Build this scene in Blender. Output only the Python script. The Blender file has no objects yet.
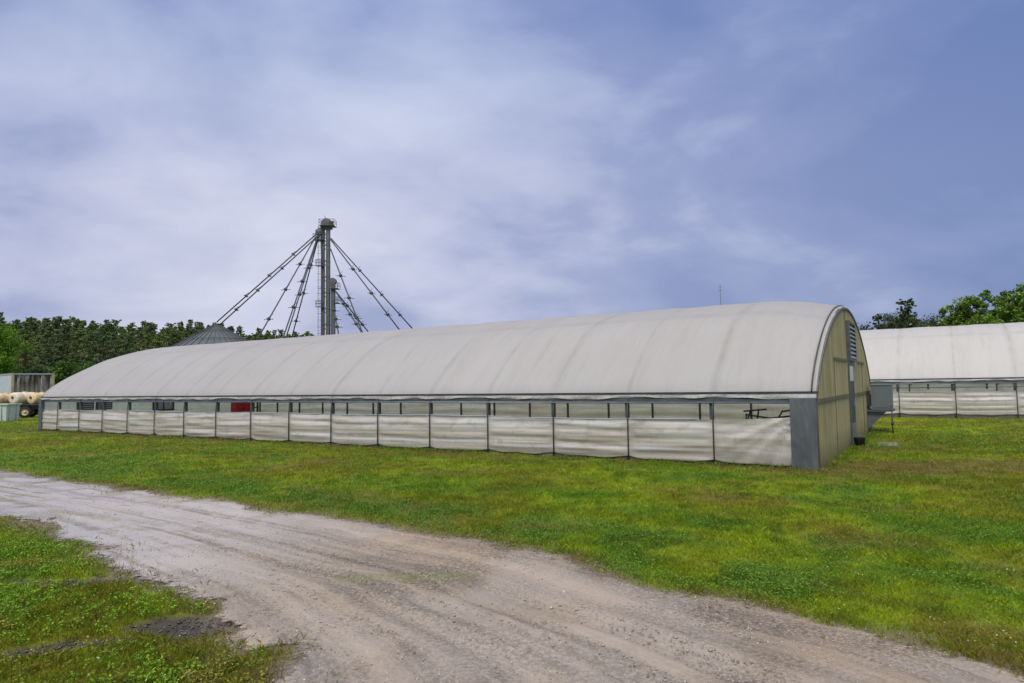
import bpy, math, random
import numpy as np
from mathutils import Vector, Matrix
random.seed(7); rng = np.random.default_rng(11)
S = bpy.context.scene; COL = S.collection
R = math.radians

# ------------------------------------------------------------ camera
PITCH, ROLL, CH, FO = .0625725, .0164528, 1.654, 670.84
cam_d = bpy.data.cameras.new("camera"); cam = bpy.data.objects.new("camera", cam_d); COL.objects.link(cam)
cam_d.sensor_width = 36; cam_d.lens = FO*36/1024; cam_d.clip_end = 6000; cam_d.clip_start = .05
cam.matrix_world = Matrix.Translation((0, 0, CH)) @ Matrix.Rotation(math.pi/2+PITCH, 4, 'X') @ Matrix.Rotation(-ROLL, 4, 'Z')
S.camera = cam

def ray(x, y):
    X = x-512; Y = y-341.5; c, s = math.cos(ROLL), math.sin(ROLL)
    a = (X*c-Y*s)/FO; b = -(X*s+Y*c)/FO
    cp, sp = math.cos(PITCH), math.sin(PITCH)
    return (a, cp-b*sp, sp+b*cp)
def at(x, y, Y):
    w = ray(x, y); return Vector((w[0]*Y/w[1], Y, CH+w[2]*Y/w[1]))

# ------------------------------------------------------------ helpers
class MB:
    def __init__(s): s.v = []; s.f = []; s.m = []; s.mi = 0
    def add(s, vs, fs):
        n = len(s.v); s.v += [tuple(q) for q in vs]; s.f += [tuple(i+n for i in f) for f in fs]; s.m += [s.mi]*len(fs)
        return s
    def box(s, x0, y0, z0, x1, y1, z1, bev=0):
        return s.obox(Vector(((x0+x1)/2, (y0+y1)/2, (z0+z1)/2)), Vector((abs(x1-x0)/2, 0, 0)), Vector((0, abs(y1-y0)/2, 0)), Vector((0, 0, abs(z1-z0)/2)))
    def obox(s, c, a, b, d):
        vs = [c+a*i+b*j+d*k for k in (-1, 1) for j in (-1, 1) for i in (-1, 1)]
        return s.add(vs, [(0, 2, 3, 1), (4, 5, 7, 6), (0, 1, 5, 4), (2, 6, 7, 3), (0, 4, 6, 2), (1, 3, 7, 5)])
    def bar(s, p, q, w, h=None):
        p = Vector(p); q = Vector(q); d = (q-p); L = d.length
        if L < 1e-6: return s
        d /= L; up = Vector((0, 0, 1)) if abs(d.z) < .95 else Vector((0, 1, 0))
        a = d.cross(up).normalized(); b = a.cross(d)
        return s.obox((p+q)/2, d*(L/2), a*(w/2), b*((h or w)/2))
    def tube(s, pts, r, n=8, caps=True):
        pts = [Vector(p) for p in pts]; rs = r if isinstance(r, (list, tuple)) else [r]*len(pts)
        ring = []; prev = None
        for i, p in enumerate(pts):
            d = (pts[min(i+1, len(pts)-1)]-pts[max(i-1, 0)]).normalized()
            if prev is None:
                a = d.orthogonal().normalized()
            else:
                a = (prev-d*prev.dot(d)); a = a.normalized() if a.length > 1e-6 else d.orthogonal().normalized()
            prev = a; b = d.cross(a)
            ring.append([p+(a*math.cos(t)+b*math.sin(t))*rs[i] for t in [2*math.pi*k/n for k in range(n)]])
        vs = [q for g in ring for q in g]; fs = []
        for i in range(len(pts)-1):
            for k in range(n):
                k2 = (k+1) % n; fs.append((i*n+k, i*n+k2, (i+1)*n+k2, (i+1)*n+k))
        if caps: fs += [tuple(range(n-1, -1, -1)), tuple((len(pts)-1)*n+k for k in range(n))]
        return s.add(vs, fs)
    def lathe(s, c, axis, prof, n=24):
        c = Vector(c); d = Vector(axis).normalized(); a = d.orthogonal().normalized(); b = d.cross(a)
        vs = []; fs = []
        for (t, r) in prof:
            vs += [c+d*t+(a*math.cos(q)+b*math.sin(q))*max(r, 1e-4) for q in [2*math.pi*k/n for k in range(n)]]
        for i in range(len(prof)-1):
            for k in range(n): fs.append((i*n+k, i*n+(k+1) % n, (i+1)*n+(k+1) % n, (i+1)*n+k))
        return s.add(vs, fs)
    def build(s, name, mat, parent=None, smooth=False):
        me = bpy.data.meshes.new(name); me.from_pydata(s.v, [], s.f)
        mats = mat if isinstance(mat, (list, tuple)) else [mat]
        for m in mats: me.materials.append(m)
        if len(mats) > 1: me.polygons.foreach_set('material_index', s.m)
        if smooth: me.polygons.foreach_set('use_smooth', [True]*len(me.polygons))
        me.validate(); me.update()
        o = bpy.data.objects.new(name, me); COL.objects.link(o)
        if parent: o.parent = parent
        return o

def np_mesh(name, V, F, mat, parent=None, smooth=False, attrs=None, uv=None):
    """V (n,3) float, F (m,k) int with constant k"""
    me = bpy.data.meshes.new(name); V = np.asarray(V, np.float32); F = np.asarray(F, np.int32); k = F.shape[1]
    me.vertices.add(len(V)); me.vertices.foreach_set('co', V.ravel())
    me.loops.add(F.size); me.loops.foreach_set('vertex_index', F.ravel())
    me.polygons.add(len(F)); me.polygons.foreach_set('loop_start', np.arange(0, F.size, k, dtype=np.int32))
    me.polygons.foreach_set('loop_total', np.full(len(F), k, np.int32))
    if smooth: me.polygons.foreach_set('use_smooth', np.ones(len(F), bool))
    me.update(calc_edges=True)
    for nm, (tp, arr) in (attrs or {}).items():
        a = me.attributes.new(nm, tp, 'POINT'); arr = np.asarray(arr, np.float32)
        if tp == 'FLOAT': a.data.foreach_set('value', arr.ravel())
        elif tp == 'FLOAT_COLOR':
            if arr.shape[1] == 3: arr = np.hstack([arr, np.ones((len(arr), 1), np.float32)])
            a.data.foreach_set('color', arr.ravel())
    if uv is not None:
        l = me.uv_layers.new(name='UVMap'); l.data.foreach_set('uv', np.asarray(uv, np.float32)[F.ravel()].ravel())
    me.materials.append(mat)
    o = bpy.data.objects.new(name, me); COL.objects.link(o)
    if parent: o.parent = parent
    return o

def tag(o, label=None, cat=None, group=None, kind=None):
    if label: o['label'] = label
    if cat: o['category'] = cat
    if group: o['group'] = group
    if kind: o['kind'] = kind
    return o
def empty(name, loc=(0, 0, 0), rz=0):
    o = bpy.data.objects.new(name, None); COL.objects.link(o); o.location = loc; o.rotation_euler = (0, 0, rz)
    o.empty_display_size = .2
    return o
def copy_tree(o, parent=None):
    c = o.copy(); COL.objects.link(c)
    if parent: c.parent = parent
    for ch in list(o.children): copy_tree(ch, c)
    return c

# value noise
def _h(ix, iy, seed):
    n = (ix*374761393+iy*668265263+seed*974711) & 0xffffffff
    n = ((n ^ (n >> 13))*1274126177) & 0xffffffff
    return ((n ^ (n >> 16)) & 0xffff)/65535.
def vn(x, y, s=1., seed=0):
    x = np.asarray(x, float)/s+1000; y = np.asarray(y, float)/s+1000
    ix = np.floor(x).astype(np.int64); iy = np.floor(y).astype(np.int64); fx = x-ix; fy = y-iy
    fx = fx*fx*(3-2*fx); fy = fy*fy*(3-2*fy)
    a = _h(ix, iy, seed); b = _h(ix+1, iy, seed); c = _h(ix, iy+1, seed); d = _h(ix+1, iy+1, seed)
    return (a*(1-fx)+b*fx)*(1-fy)+(c*(1-fx)+d*fx)*fy
_R = [(math.cos(q), math.sin(q)) for q in (0.3, 1.1, 2.0, 2.7, .7, 1.6)]
def fbm(x, y, s, seed=0, o=4):
    t = 0; a = .5; n = 0
    for i in range(o):
        cr, sr = _R[i]; t = t+a*vn(x*cr-y*sr, x*sr+y*cr, s/2**i, seed+i*17); n += a; a *= .55
    return t/n
def sm(a, b, x): 
    t = np.clip((x-a)/(b-a), 0, 1); return t*t*(3-2*t)

# ------------------------------------------------------------ materials
def mat(name):
    m = bpy.data.materials.new(name); m.use_nodes = True; nt = m.node_tree; nt.nodes.clear()
    out = nt.nodes.new('ShaderNodeOutputMaterial'); return m, nt, out
class N:
    def __init__(s, nt): s.nt = nt
    def __call__(s, typ, **k):
        n = s.nt.nodes.new('ShaderNode'+typ)
        for a, b in k.items():
            if a.startswith('i_'):
                key = a[2:]; key = int(key) if key.isdigit() else key.replace('_', ' ')
                if isinstance(b, bpy.types.NodeSocket): s.nt.links.new(b, n.inputs[key])
                else: n.inputs[key].default_value = b
            else: setattr(n, a, b)
        return n
    def noise(s, vec, scale, detail=4, rough=.55, dist=0):
        n = s('TexNoise', i_Scale=scale, i_Detail=detail, i_Roughness=rough, i_Distortion=dist); 
        if vec is not None: s.nt.links.new(vec, n.inputs['Vector'])
        return n.outputs['Fac']
    def mapr(s, v, a, b, c=0., d=1.):
        return s('MapRange', i_0=v, i_1=a, i_2=b, i_3=c, i_4=d).outputs[0]
    def mix(s, f, a, b, blend='MIX'):
        n = s.nt.nodes.new('ShaderNodeMix'); n.data_type = 'RGBA'; n.blend_type = blend
        for i, q in ((0, f), (6, a), (7, b)):
            if isinstance(q, bpy.types.NodeSocket): s.nt.links.new(q, n.inputs[i])
            else: n.inputs[i].default_value = (q if i == 0 else (q if len(q) == 4 else (*q, 1)))
        return n.outputs[2]
    def math(s, op, a, b=0.):
        return s('Math', operation=op, i_0=a, i_1=b).outputs[0]
    def scale(s, vec, v):
        n = s('Mapping'); n.inputs['Scale'].default_value = v; s.nt.links.new(vec, n.inputs['Vector']); return n.outputs[0]
    def bump(s, h, strength=.3, dist=.02):
        return s('Bump', i_Strength=strength, i_Distance=dist, i_Height=h).outputs[0]

def simple(name, col, rough=.6, metal=0, var=.25, vscale=3, dirt=(.12, .1, .07), dirtamt=.25, bump=.15, stretch=(1, 1, 1)):
    m, nt, out = mat(name); n = N(nt)
    co = n('TexCoord').outputs['Object']; cs = n.scale(co, stretch)
    a = n.noise(cs, vscale, 6, .6); b = n.noise(cs, vscale*7, 4, .6)
    c0 = n.mix(n.mapr(a, .3, .7), [q*(1-var) for q in col], [min(1, q*(1+var)) for q in col])
    c1 = n.mix(n.math('MULTIPLY', n.mapr(b, .5, .75), dirtamt), c0, dirt)
    p = n('BsdfPrincipled', i_Base_Color=c1, i_Roughness=n.mapr(a, 0, 1, max(0, rough-.12), min(1, rough+.12)), i_Metallic=metal)
    if bump: nt.links.new(n.bump(b, bump, .01), p.inputs['Normal'])
    nt.links.new(p.outputs[0], out.inputs[0]); return m

M = {}
M['galv'] = simple('galvanised_steel', (.20, .235, .27), .42, .55, .22, 4, (.12, .13, .13), .35, .1)
M['beam'] = simple('weathered_beam', (.085, .10, .115), .6, .2, .3, 5, (.05, .05, .045), .4, .1)
M['dark'] = simple('dark_metal', (.05, .055, .06), .55, .2, .3, 6)
M['wood'] = simple('grey_timber', (.13, .12, .10), .85, 0, .3, 4, (.04, .035, .03), .4, .3)
M['post'] = simple('post_metal', (.075, .08, .085), .6, .2, .3, 6)
M['flap'] = simple('loose_plastic_flap', (.46, .46, .45), .45, 0, .2, 2, (.08, .075, .06), .8, .4, (1, 1, 4))
M['white'] = simple('white_panel', (.6, .63, .66), .5, 0, .08, 3)
M['ltgrey'] = simple('light_grey_paint', (.30, .34, .37), .55, 0, .1, 4)
M['cooler'] = simple('cooler_grey_paint', (.13, .155, .175), .5, .1, .08, 1)
M['red'] = simple('red_paint', (.42, .015, .02), .5, 0, .12, 3)
M['rubber'] = simple('tyre_rubber', (.02, .02, .02), .85, 0, .2, 8)
M['cream'] = simple('stained_cream_plastic', (.66, .53, .30), .5, 0, .3, 3.5, (.16, .09, .04), .8, .05)
M['wtank'] = simple('white_plastic', (.70, .64, .50), .5, 0, .2, 3.5, (.2, .12, .06), .7, .05)
M['concrete'] = simple('concrete', (.20, .19, .16), .85, 0, .2, 8)
M['green'] = simple('green_paint', (.03, .16, .05), .6)
M['brush'] = simple('earth_floor', (.12, .10, .075), .95, 0, .3, 3)
M['tub'] = simple('pale_tub_plastic', (.56, .62, .59), .55, 0, .12, 2.5, (.2, .2, .15), .4)
M['binroof'] = simple('bin_roof_steel', (.085, .105, .12), .6, .2, .2, .6)
M['binwall'] = simple('bin_wall_steel', (.3, .33, .35), .45, .4, .15, .5)
M['tower'] = simple('leg_steel', (.12, .13, .14), .6, .2, .25, 1.2)
M['spout'] = simple('spout_steel', (.07, .08, .10), .6, .15, .2, .8)
M['bark'] = simple('pine_bark', (.10, .07, .05), .9, 0, .3, 2)
M['treadd'] = simple('yellowed_post', (.42, .36, .20), .7, 0, .25, 4)

M['girt_shade'] = simple('girt_shade_and_seam', (.15, .14, .08), .8, 0, .3, 3)  # dark tone for girt shade seen through the sheet; seam strips share it
M['trim'] = simple('dull_gable_trim', (.10, .11, .11), .6, .1, .3, 5)
M['sheet'] = simple('corner_sheet_steel', (.15, .175, .19), .38, .5, .35, 1.6, (.32, .34, .35), .3, .03, (1.6, 1, .5))
def film_mat(name, base, trans=.3, kind='roof'):
    m, nt, out = mat(name); n = N(nt); co = n('TexCoord').outputs['Object']
    big = n.noise(n.scale(co, (.35, .35, .5)), 1.0, 5, .6)
    # dirt runs down the slope, thin along the length
    run = n.noise(n.scale(co, (2.6, .25, .3)), 1.0, 6, .65)
    fine = n.noise(n.scale(co, (9, 1.2, 1.6)), 1.0, 6, .7)
    c = n.mix(n.mapr(big, .3, .7), [q*.93 for q in base], base)
    c = n.mix(n.math('MULTIPLY', n.mapr(run, .50, .78), .2), c, (.40, .375, .32))
    c = n.mix(n.math('MULTIPLY', n.mapr(fine, .52, .8), .22), c, (.36, .34, .30))
    rust = n.math('MULTIPLY', n.mapr(n.noise(n.scale(co, (1.1, .10, .15)), 1.3, 3, .5), .66, .76), .3)
    c = n.mix(rust, c, (.40, .31, .20))
    # shade of bows and purlins through the film, painted into its colour
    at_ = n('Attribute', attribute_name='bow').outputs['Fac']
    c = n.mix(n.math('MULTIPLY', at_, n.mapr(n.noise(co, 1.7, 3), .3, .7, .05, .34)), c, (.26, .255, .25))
    bmp = n.bump(n.math('ADD', n.noise(n.scale(co, (3, .8, .8)), 1.2, 5, .6), n.math('MULTIPLY', fine, .3)), .35, .03)
    p = n('BsdfPrincipled', i_Base_Color=c, i_Roughness=.42, i_Normal=bmp)
    p.inputs['Specular IOR Level'].default_value = .35
    t = n('BsdfTranslucent', i_Color=c)
    mx = n('MixShader', i_0=trans, i_1=p.outputs[0], i_2=t.outputs[0]); nt.links.new(mx.outputs[0], out.inputs[0]); return m
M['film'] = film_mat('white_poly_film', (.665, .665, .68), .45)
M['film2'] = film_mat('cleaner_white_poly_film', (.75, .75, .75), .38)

def curtain_mat(name, base, stain, amt, trans=.4, zband=True):
    m, nt, out = mat(name); n = N(nt); co = n('TexCoord').outputs['Object']
    z = n('SeparateXYZ', i_0=co).outputs[2]; 
    lay = n.noise(n.scale(co, (.35, .35, 7)), 1.0, 6, .62, .4)
    blot = n.noise(n.scale(co, (1.6, 1.6, 2.6)), 1.0, 6, .68, .8)
    c = n.mix(n.math('MULTIPLY', n.mapr(lay, .46, .64), amt), base, stain)
    c = n.mix(n.math('MULTIPLY', n.mapr(blot, .52, .72), amt*.8), c, [q*.7 for q in stain])
    low = n.mapr(n.math('ADD', z, n.math('MULTIPLY', blot, .25)), .16, .38, .75, 0.)
    c = n.mix(low, c, [q*.85 for q in stain])
    mid = n.math('MULTIPLY', n.mapr(n.math('ABSOLUTE', n.math('SUBTRACT', n.math('ADD', z, n.math('MULTIPLY', lay, .2)), .52)), .02, .12, 1., 0.), amt*.8)
    c = n.mix(mid, c, stain)
    drip = n.noise(n.scale(co, (14, 14, .5)), 1.0, 4, .6)
    c = n.mix(n.math('MULTIPLY', n.mapr(drip, .58, .8), .3), c, (.22, .2, .15))
    p = n('BsdfPrincipled', i_Base_Color=c, i_Roughness=.38, i_Normal=n.bump(n.math('ADD', n.noise(n.scale(co, (2.5, 2.5, 16)), 1., 5, .65), drip), .3, .02))
    t = n('BsdfTranslucent', i_Color=c); mx = n('MixShader', i_0=trans, i_1=p.outputs[0], i_2=t.outputs[0])
    nt.links.new(mx.outputs[0], out.inputs[0]); return m
M['curtain'] = curtain_mat('white_side_curtain', (.80, .79, .76), (.40, .36, .24), .62)
M['curtain_in'] = curtain_mat('stained_back_curtain', (.90, .89, .78), (.60, .56, .32), .65, .7)
M['farwall'] = curtain_mat('pale_fibreglass', (.80, .84, .74), (.6, .62, .45), .4, .6)

def gable_mat():
    m, nt, out = mat('yellowed_fibreglass'); n = N(nt); co = n('TexCoord').outputs['Object']
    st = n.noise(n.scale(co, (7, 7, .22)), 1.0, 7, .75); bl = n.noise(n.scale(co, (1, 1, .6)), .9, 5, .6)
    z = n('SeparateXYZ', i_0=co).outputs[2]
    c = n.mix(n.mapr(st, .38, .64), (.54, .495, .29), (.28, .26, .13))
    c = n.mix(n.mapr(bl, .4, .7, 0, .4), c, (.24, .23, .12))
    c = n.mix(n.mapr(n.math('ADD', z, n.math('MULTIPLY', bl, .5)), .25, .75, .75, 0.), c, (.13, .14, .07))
    p = n('BsdfPrincipled', i_Base_Color=c, i_Roughness=.5, i_Normal=n.bump(n.noise(co, 12, 5), .2, .01))
    t = n('BsdfTranslucent', i_Color=c); mx = n('MixShader', i_0=.22, i_1=p.outputs[0], i_2=t.outputs[0])
    nt.links.new(mx.outputs[0], out.inputs[0]); return m
M['gable'] = gable_mat()

def attr_leaf_mat(name, rough=.55, trans=.3):
    m, nt, out = mat(name); n = N(nt)
    c = n('Attribute', attribute_name='col').outputs['Color']
    p = n('BsdfPrincipled', i_Base_Color=c, i_Roughness=rough); p.inputs['Specular IOR Level'].default_value = .25
    t = n('BsdfTranslucent', i_Color=n.mix(.5, c, (.16, .24, .02)))
    mx = n('MixShader', i_0=trans, i_1=p.outputs[0], i_2=t.outputs[0]); nt.links.new(mx.outputs[0], out.inputs[0]); return m
M['blade'] = attr_leaf_mat('grass_blade')
M['leaf'] = attr_leaf_mat('tree_leaf', .6, .25)

# ------------------------------------------------------------ road geometry
FAR = np.array([(-70, 51), (-45, 36.5), (-20, 20.7), (-10.92, 14.38), (-7.18, 11.75), (-4.68, 10.11), (-2.14, 8.32), (-.47, 7.03), (.41, 6.32), (.93, 5.63), (1.40, 5.13), (2.06, 4.53), (2.67, 3.82), (3.3, 2.4), (3.9, 0), (4.3, -6), (4.6, -16)], float)
NEA = np.array([(-67, 46), (-43, 32.0), (-20, 17.0), (-12.6, 12.6), (-9.3, 10.5), (-6.77, 8.94), (-4.55, 7.25), (-3.3, 6.15), (-2.5, 5.55), (-2.0, 4.91), (-1.65, 4.5), (-1.35, 4.0), (-1.15, 3.4), (-.9, 2.0), (-.6, -.5), (0, -6), (.3, -16)], float)
def dens(P, n=14):
    out = []
    for i in range(len(P)-1):
        p0 = P[max(i-1, 0)]; p1 = P[i]; p2 = P[i+1]; p3 = P[min(i+2, len(P)-1)]
        L = np.linalg.norm(p2-p1)
        for t in np.arange(n)/n:
            cr = .5*((2*p1)+(-p0+p2)*t+(2*p0-5*p1+4*p2-p3)*t*t+(-p0+3*p1-3*p2+p3)*t**3)
            out.append(cr if L < 12 else p1*(1-t)+p2*t)
    out.append(P[-1]); return np.array(out)
FARd, NEAd = dens(FAR), dens(NEA)
_mid = (FARd+NEAd)/2; ULEN = np.concatenate([[0], np.cumsum(np.linalg.norm(np.diff(_mid, axis=0), axis=1))])
def segdist(px, py, P):
    best = np.full(px.shape, 1e9); arg = np.zeros(px.shape, int)
    for i in range(len(P)-1):
        a, b = P[i], P[i+1]; d = b-a; L = d@d
        t = np.clip(((px-a[0])*d[0]+(py-a[1])*d[1])/L, 0, 1)
        q = (px-a[0]-t*d[0])**2+(py-a[1]-t*d[1])**2
        m = q < best; best[m] = q[m]; arg[m] = i
    return np.sqrt(best), arg
def inside(px, py, P):
    c = np.zeros(px.shape, bool); n = len(P)
    for i in range(n):
        a, b = P[i], P[(i+1) % n]
        if a[1] == b[1]: continue
        c ^= ((a[1] > py) != (b[1] > py)) & (px < (b[0]-a[0])*(py-a[1])/(b[1]-a[1])+a[0])
    return c
FAR2, NEA2 = FARd[::2], NEAd[::2]; POLY = np.vstack([FAR2, NEA2[::-1]])
def road_sd(x, y):
    """positive inside the road, metres to nearest edge"""
    x = np.asarray(x, float); y = np.asarray(y, float)
    d1, _ = segdist(x, y, FAR2); d2, _ = segdist(x, y, NEA2)
    d = np.minimum(d1, d2); s = np.where(inside(x, y, POLY), 1, -1)
    return d*s, d1, d2
def rag(x, y):   # ragged wander of the grass edge
    wx = (fbm(x, y, .5, 201, 3)-.5)*.7; wy = (fbm(x, y, .5, 202, 3)-.5)*.7
    xr = (x+wx)*.8-(y+wy)*.6; yr = (x+wx)*.6+(y+wy)*.8
    return (fbm(xr, yr, .47, 5, 5)-.5)*.95+(fbm(yr, xr, 1.7, 8, 2)-.5)*.5

NX, NY = 5.574, 12.353; U = np.array([-.84313, .53771]); V_ = np.array([.53771, .84313])
RZ = math.atan2(-.53771, .84313)
W1 = 10.9; L1 = 30.45
def bldg_d(x, y):   # distance outside greenhouse 1 footprint (neg inside)
    lx = (x-NX)*U[0]+(y-NY)*U[1]; ly = (x-NX)*V_[0]+(y-NY)*V_[1]
    return np.maximum(np.maximum(-lx, lx-L1), np.maximum(-ly, ly-W1)), lx, ly
O2 = np.array([17.6+.84313*9, 26.77-.53771*9])
def bldg2_d(x, y):
    lx = (x-O2[0])*U[0]+(y-O2[1])*U[1]; ly = (x-O2[0])*V_[0]+(y-O2[1])*V_[1]
    return np.maximum(np.maximum(-lx, lx-31), np.maximum(-ly, ly-10.9))

BARE = [(-2.32, 4.83, .42, .24, -.1), (-3.75, 5.95, .85, .12, -.05), (-2.95, 4.50, .42, .13, .2)]
def bare(x, y):  # muddy bare patches in the near weeds (1 = bare)
    b = np.zeros_like(x)
    for cx, cy, a, c, th in BARE:
        dx, dy = x-cx, y-cy; e = ((dx*math.cos(th)+dy*math.sin(th))/a)**2+((-dx*math.sin(th)+dy*math.cos(th))/c)**2
        b = np.maximum(b, sm(1.25, .75, e+(fbm(x, y, .25, 31)-.5)*1.3))
    return b

def gz(x, y):
    x = np.asarray(x, float); y = np.asarray(y, float)
    r = np.hypot(x, y)
    far = sm(60, 20, r)
    z = ((fbm(x, y, 3.5, 3, 3)-.5)*.09+(fbm(x, y, .6, 4, 2)-.5)*.03)*far
    d1, _, _ = bldg_d(x, y); d2 = bldg2_d(x, y)
    k = np.minimum(sm(0, 2.2, d1), sm(0, 2.2, d2))
    return z*k
def gz_dip(x, y):
    sd, d1, d2 = road_sd(x, y); e = sd+rag(x, y)*np.where(d2 < d1, .85, .5)
    return gz(x, y)-sm(.45, .95, sd)*.05-bare(x, y)*.02

def grasscol(x, y):
    a = fbm(x, y, 3.2, 41, 5); b = fbm(x, y, .9, 42, 4); c = fbm(x*1., y*1., .28, 43, 3); d = fbm(x, y, 6, 44, 3)
    hf = fbm(x, y, .22, 46, 3)-.5
    yg = np.array([.265, .345, .014]); gr = np.array([.155, .275, .014]); cl = np.array([.10, .215, .02]); br = np.array([.19, .135, .045]); ol = np.array([.195, .195, .015])
    def mx(p, q, t): return p*(1-t[..., None])+q*t[..., None]
    col = mx(np.broadcast_to(yg, x.shape+(3,)), gr, sm(.40, .62, a*.5+b*.5+hf*.35))
    col = mx(col, np.broadcast_to(ol, col.shape), sm(.46, .64, fbm(x, y, 1.6, 51, 4)+hf*.3)*.7)
    cm = sm(.50, .64, d*.4+b*.6+hf*.4)*.55
    sd, d1, d2 = road_sd(x, y)
    # clover strip along the far side of the track
    lane = sm(-1.9, -1.2, sd)*sm(-.25, -.6, sd)*(d1 < d2)
    cm = np.maximum(cm, lane*sm(.38, .5, fbm(x, y, 1.3, 61, 3))*.9)
    col = mx(col, np.broadcast_to(cl, col.shape), cm)
    bd, lx, ly = bldg_d(x, y)
    bm = sm(.50, .68, fbm(x, y, 1.5, 71, 5)*.65+c*.35)*.5
    bm = np.maximum(bm, sm(1.6, .2, bd)*sm(.40, .55, fbm(x, y, 1.1, 72, 4))*.9)
    bm = np.maximum(bm, sm(-.45, -.02, sd)*sm(.35, .6, fbm(x, y, .5, 73, 3))*.9); bm = bm*np.where((d2 < d1) & (sd < -.5), .4, 1)
    # worn patch in front of the gable
    e = ((x-7.6)/2.6)**2+((y-12.6)/1.0)**2
    bm = np.maximum(bm, sm(1.6, .4, e+(b-.5)*3)*.75)
    col = mx(col, np.broadcast_to(br, col.shape), bm)
    m1 = fbm(x, y, .13, 47, 2); col = col*(.72+.56*np.clip(.5+(c-.5)*1.2+(m1-.5)*1.1, 0, 1)[..., None])
    return np.clip(col, 0, 1), bm

# ------------------------------------------------------------ ground sheet
def build_ground():
    rr = np.concatenate([[0.0], np.geomspace(1.2, 60, 230), np.geomspace(64, 3500, 34)])
    # finer in the forward sector
    th = np.concatenate([np.linspace(R(40), R(140), 520, endpoint=False), np.linspace(R(140), R(400), 200, endpoint=False)])
    n = len(th); T, RR = np.meshgrid(th, rr[1:]); x = RR*np.cos(T); y = RR*np.sin(T)
    x = np.concatenate([[0], x.ravel()]); y = np.concatenate([[0], y.ravel()])
    z = gz_dip(x, y); V = np.stack([x, y, z], 1)
    m = len(rr)-1
    i = np.arange(m-1)[:, None]; j = np.arange(n)[None]; j2 = (j+1) % n
    F = np.stack([1+i*n+j, 1+(i+1)*n+j, 1+(i+1)*n+j2, 1+i*n+j2], -1).reshape(-1, 4)
    # centre fan as quads (degenerate-free: pair wedges)
    k = np.arange(0, n, 2); Fc = np.stack([np.zeros_like(k), 1+k, 1+(k+1) % n, 1+(k+2) % n], 1)
    col, bm = grasscol(x, y)
    bd, _, _ = bldg_d(x, y)
    b = bare(x, y); mud = np.array([.07, .06, .052]); col = col*.72*(1-b[:, None])+mud*b[:, None]
    sd, _, _ = road_sd(x, y); rd = sm(-.45, .05, sd+rag(x, y)*.6)*.8; col = col*(1-rd[:, None])+np.array([.22, .19, .16])*rd[:, None]
    m_, nt, out = mat('lawn_ground'); nn = N(nt); geo = nn('NewGeometry').outputs['Position']
    c = nn('Attribute', attribute_name='col').outputs['Color']; dirt = nn('Attribute', attribute_name='bare').outputs['Fac']
    f1 = nn.noise(geo, 14, 6, .7); f2 = nn.noise(geo, 45, 4, .7); f3 = nn.noise(geo, 3.2, 5, .65)
    c = nn.mix(nn.mapr(f1, .35, .7, 0, .65), c, nn.mix(.5, c, (.055, .045, .015)))
    c = nn.mix(nn.mapr(f3, .5, .75, 0, .5), c, nn.mix(.5, c, (.2, .24, .01)))
    c = nn.mix(nn.mapr(f2, .55, .8, 0, .5), c, nn.mix(.6, c, (.03, .05, .01)))
    ht = nn.math('ADD', nn.math('MULTIPLY', f1, .8), nn.math('MULTIPLY', f2, .4))
    p = nn('BsdfPrincipled', i_Base_Color=c, i_Roughness=nn.mapr(dirt, 0, 1, .9, .5), i_Normal=nn.bump(ht, .8, .04))
    p.inputs['Specular IOR Level'].default_value = .2
    nt.links.new(p.outputs[0], out.inputs[0])
    me = np_mesh('ground', V, np.vstack([F, Fc]), m_, smooth=True, attrs={'col': ('FLOAT_COLOR', col), 'bare': ('FLOAT', b)})
    tag(me, 'green and brown farm lawn around the greenhouses', 'ground', kind='structure'); return me
build_ground()

# ------------------------------------------------------------ road sheet
def rut(u, s, x, y):
    w = .0
    for c, wd, dp in ((.20, .045, .017), (.66, .045, .018), (.36, .022, .010), (.50, .018, .012), (.80, .03, .014), (.10, .02, .010)):
        cc = c+.02*np.sin(u*.35+c*9)
        w = w-dp*np.exp(-((s-cc)/wd)**2)+dp*.45*np.exp(-((s-cc-wd*1.9)/(wd*.7))**2)
    w = w*(1-.55*sm(-1, -4, x))+((fbm(x, y, .35, 81, 4)-.5)*.022+(fbm(u, s*8, 2.4, 82, 3)-.5)*.02)*(1-.8*sm(-.6, -3, x))
    # lugged tyre print on the near right
    for sc in (.46, .62):
        tr = np.exp(-((s-sc-.01*np.sin(u*.6))/.020)**4)*sm(.35, .55, vn(u, u*0+sc*9, 1.3, 85)+.12)
        w = w-tr*.016*(np.sin(u*2*math.pi/.10+s*120) > .1)
    return w
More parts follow.
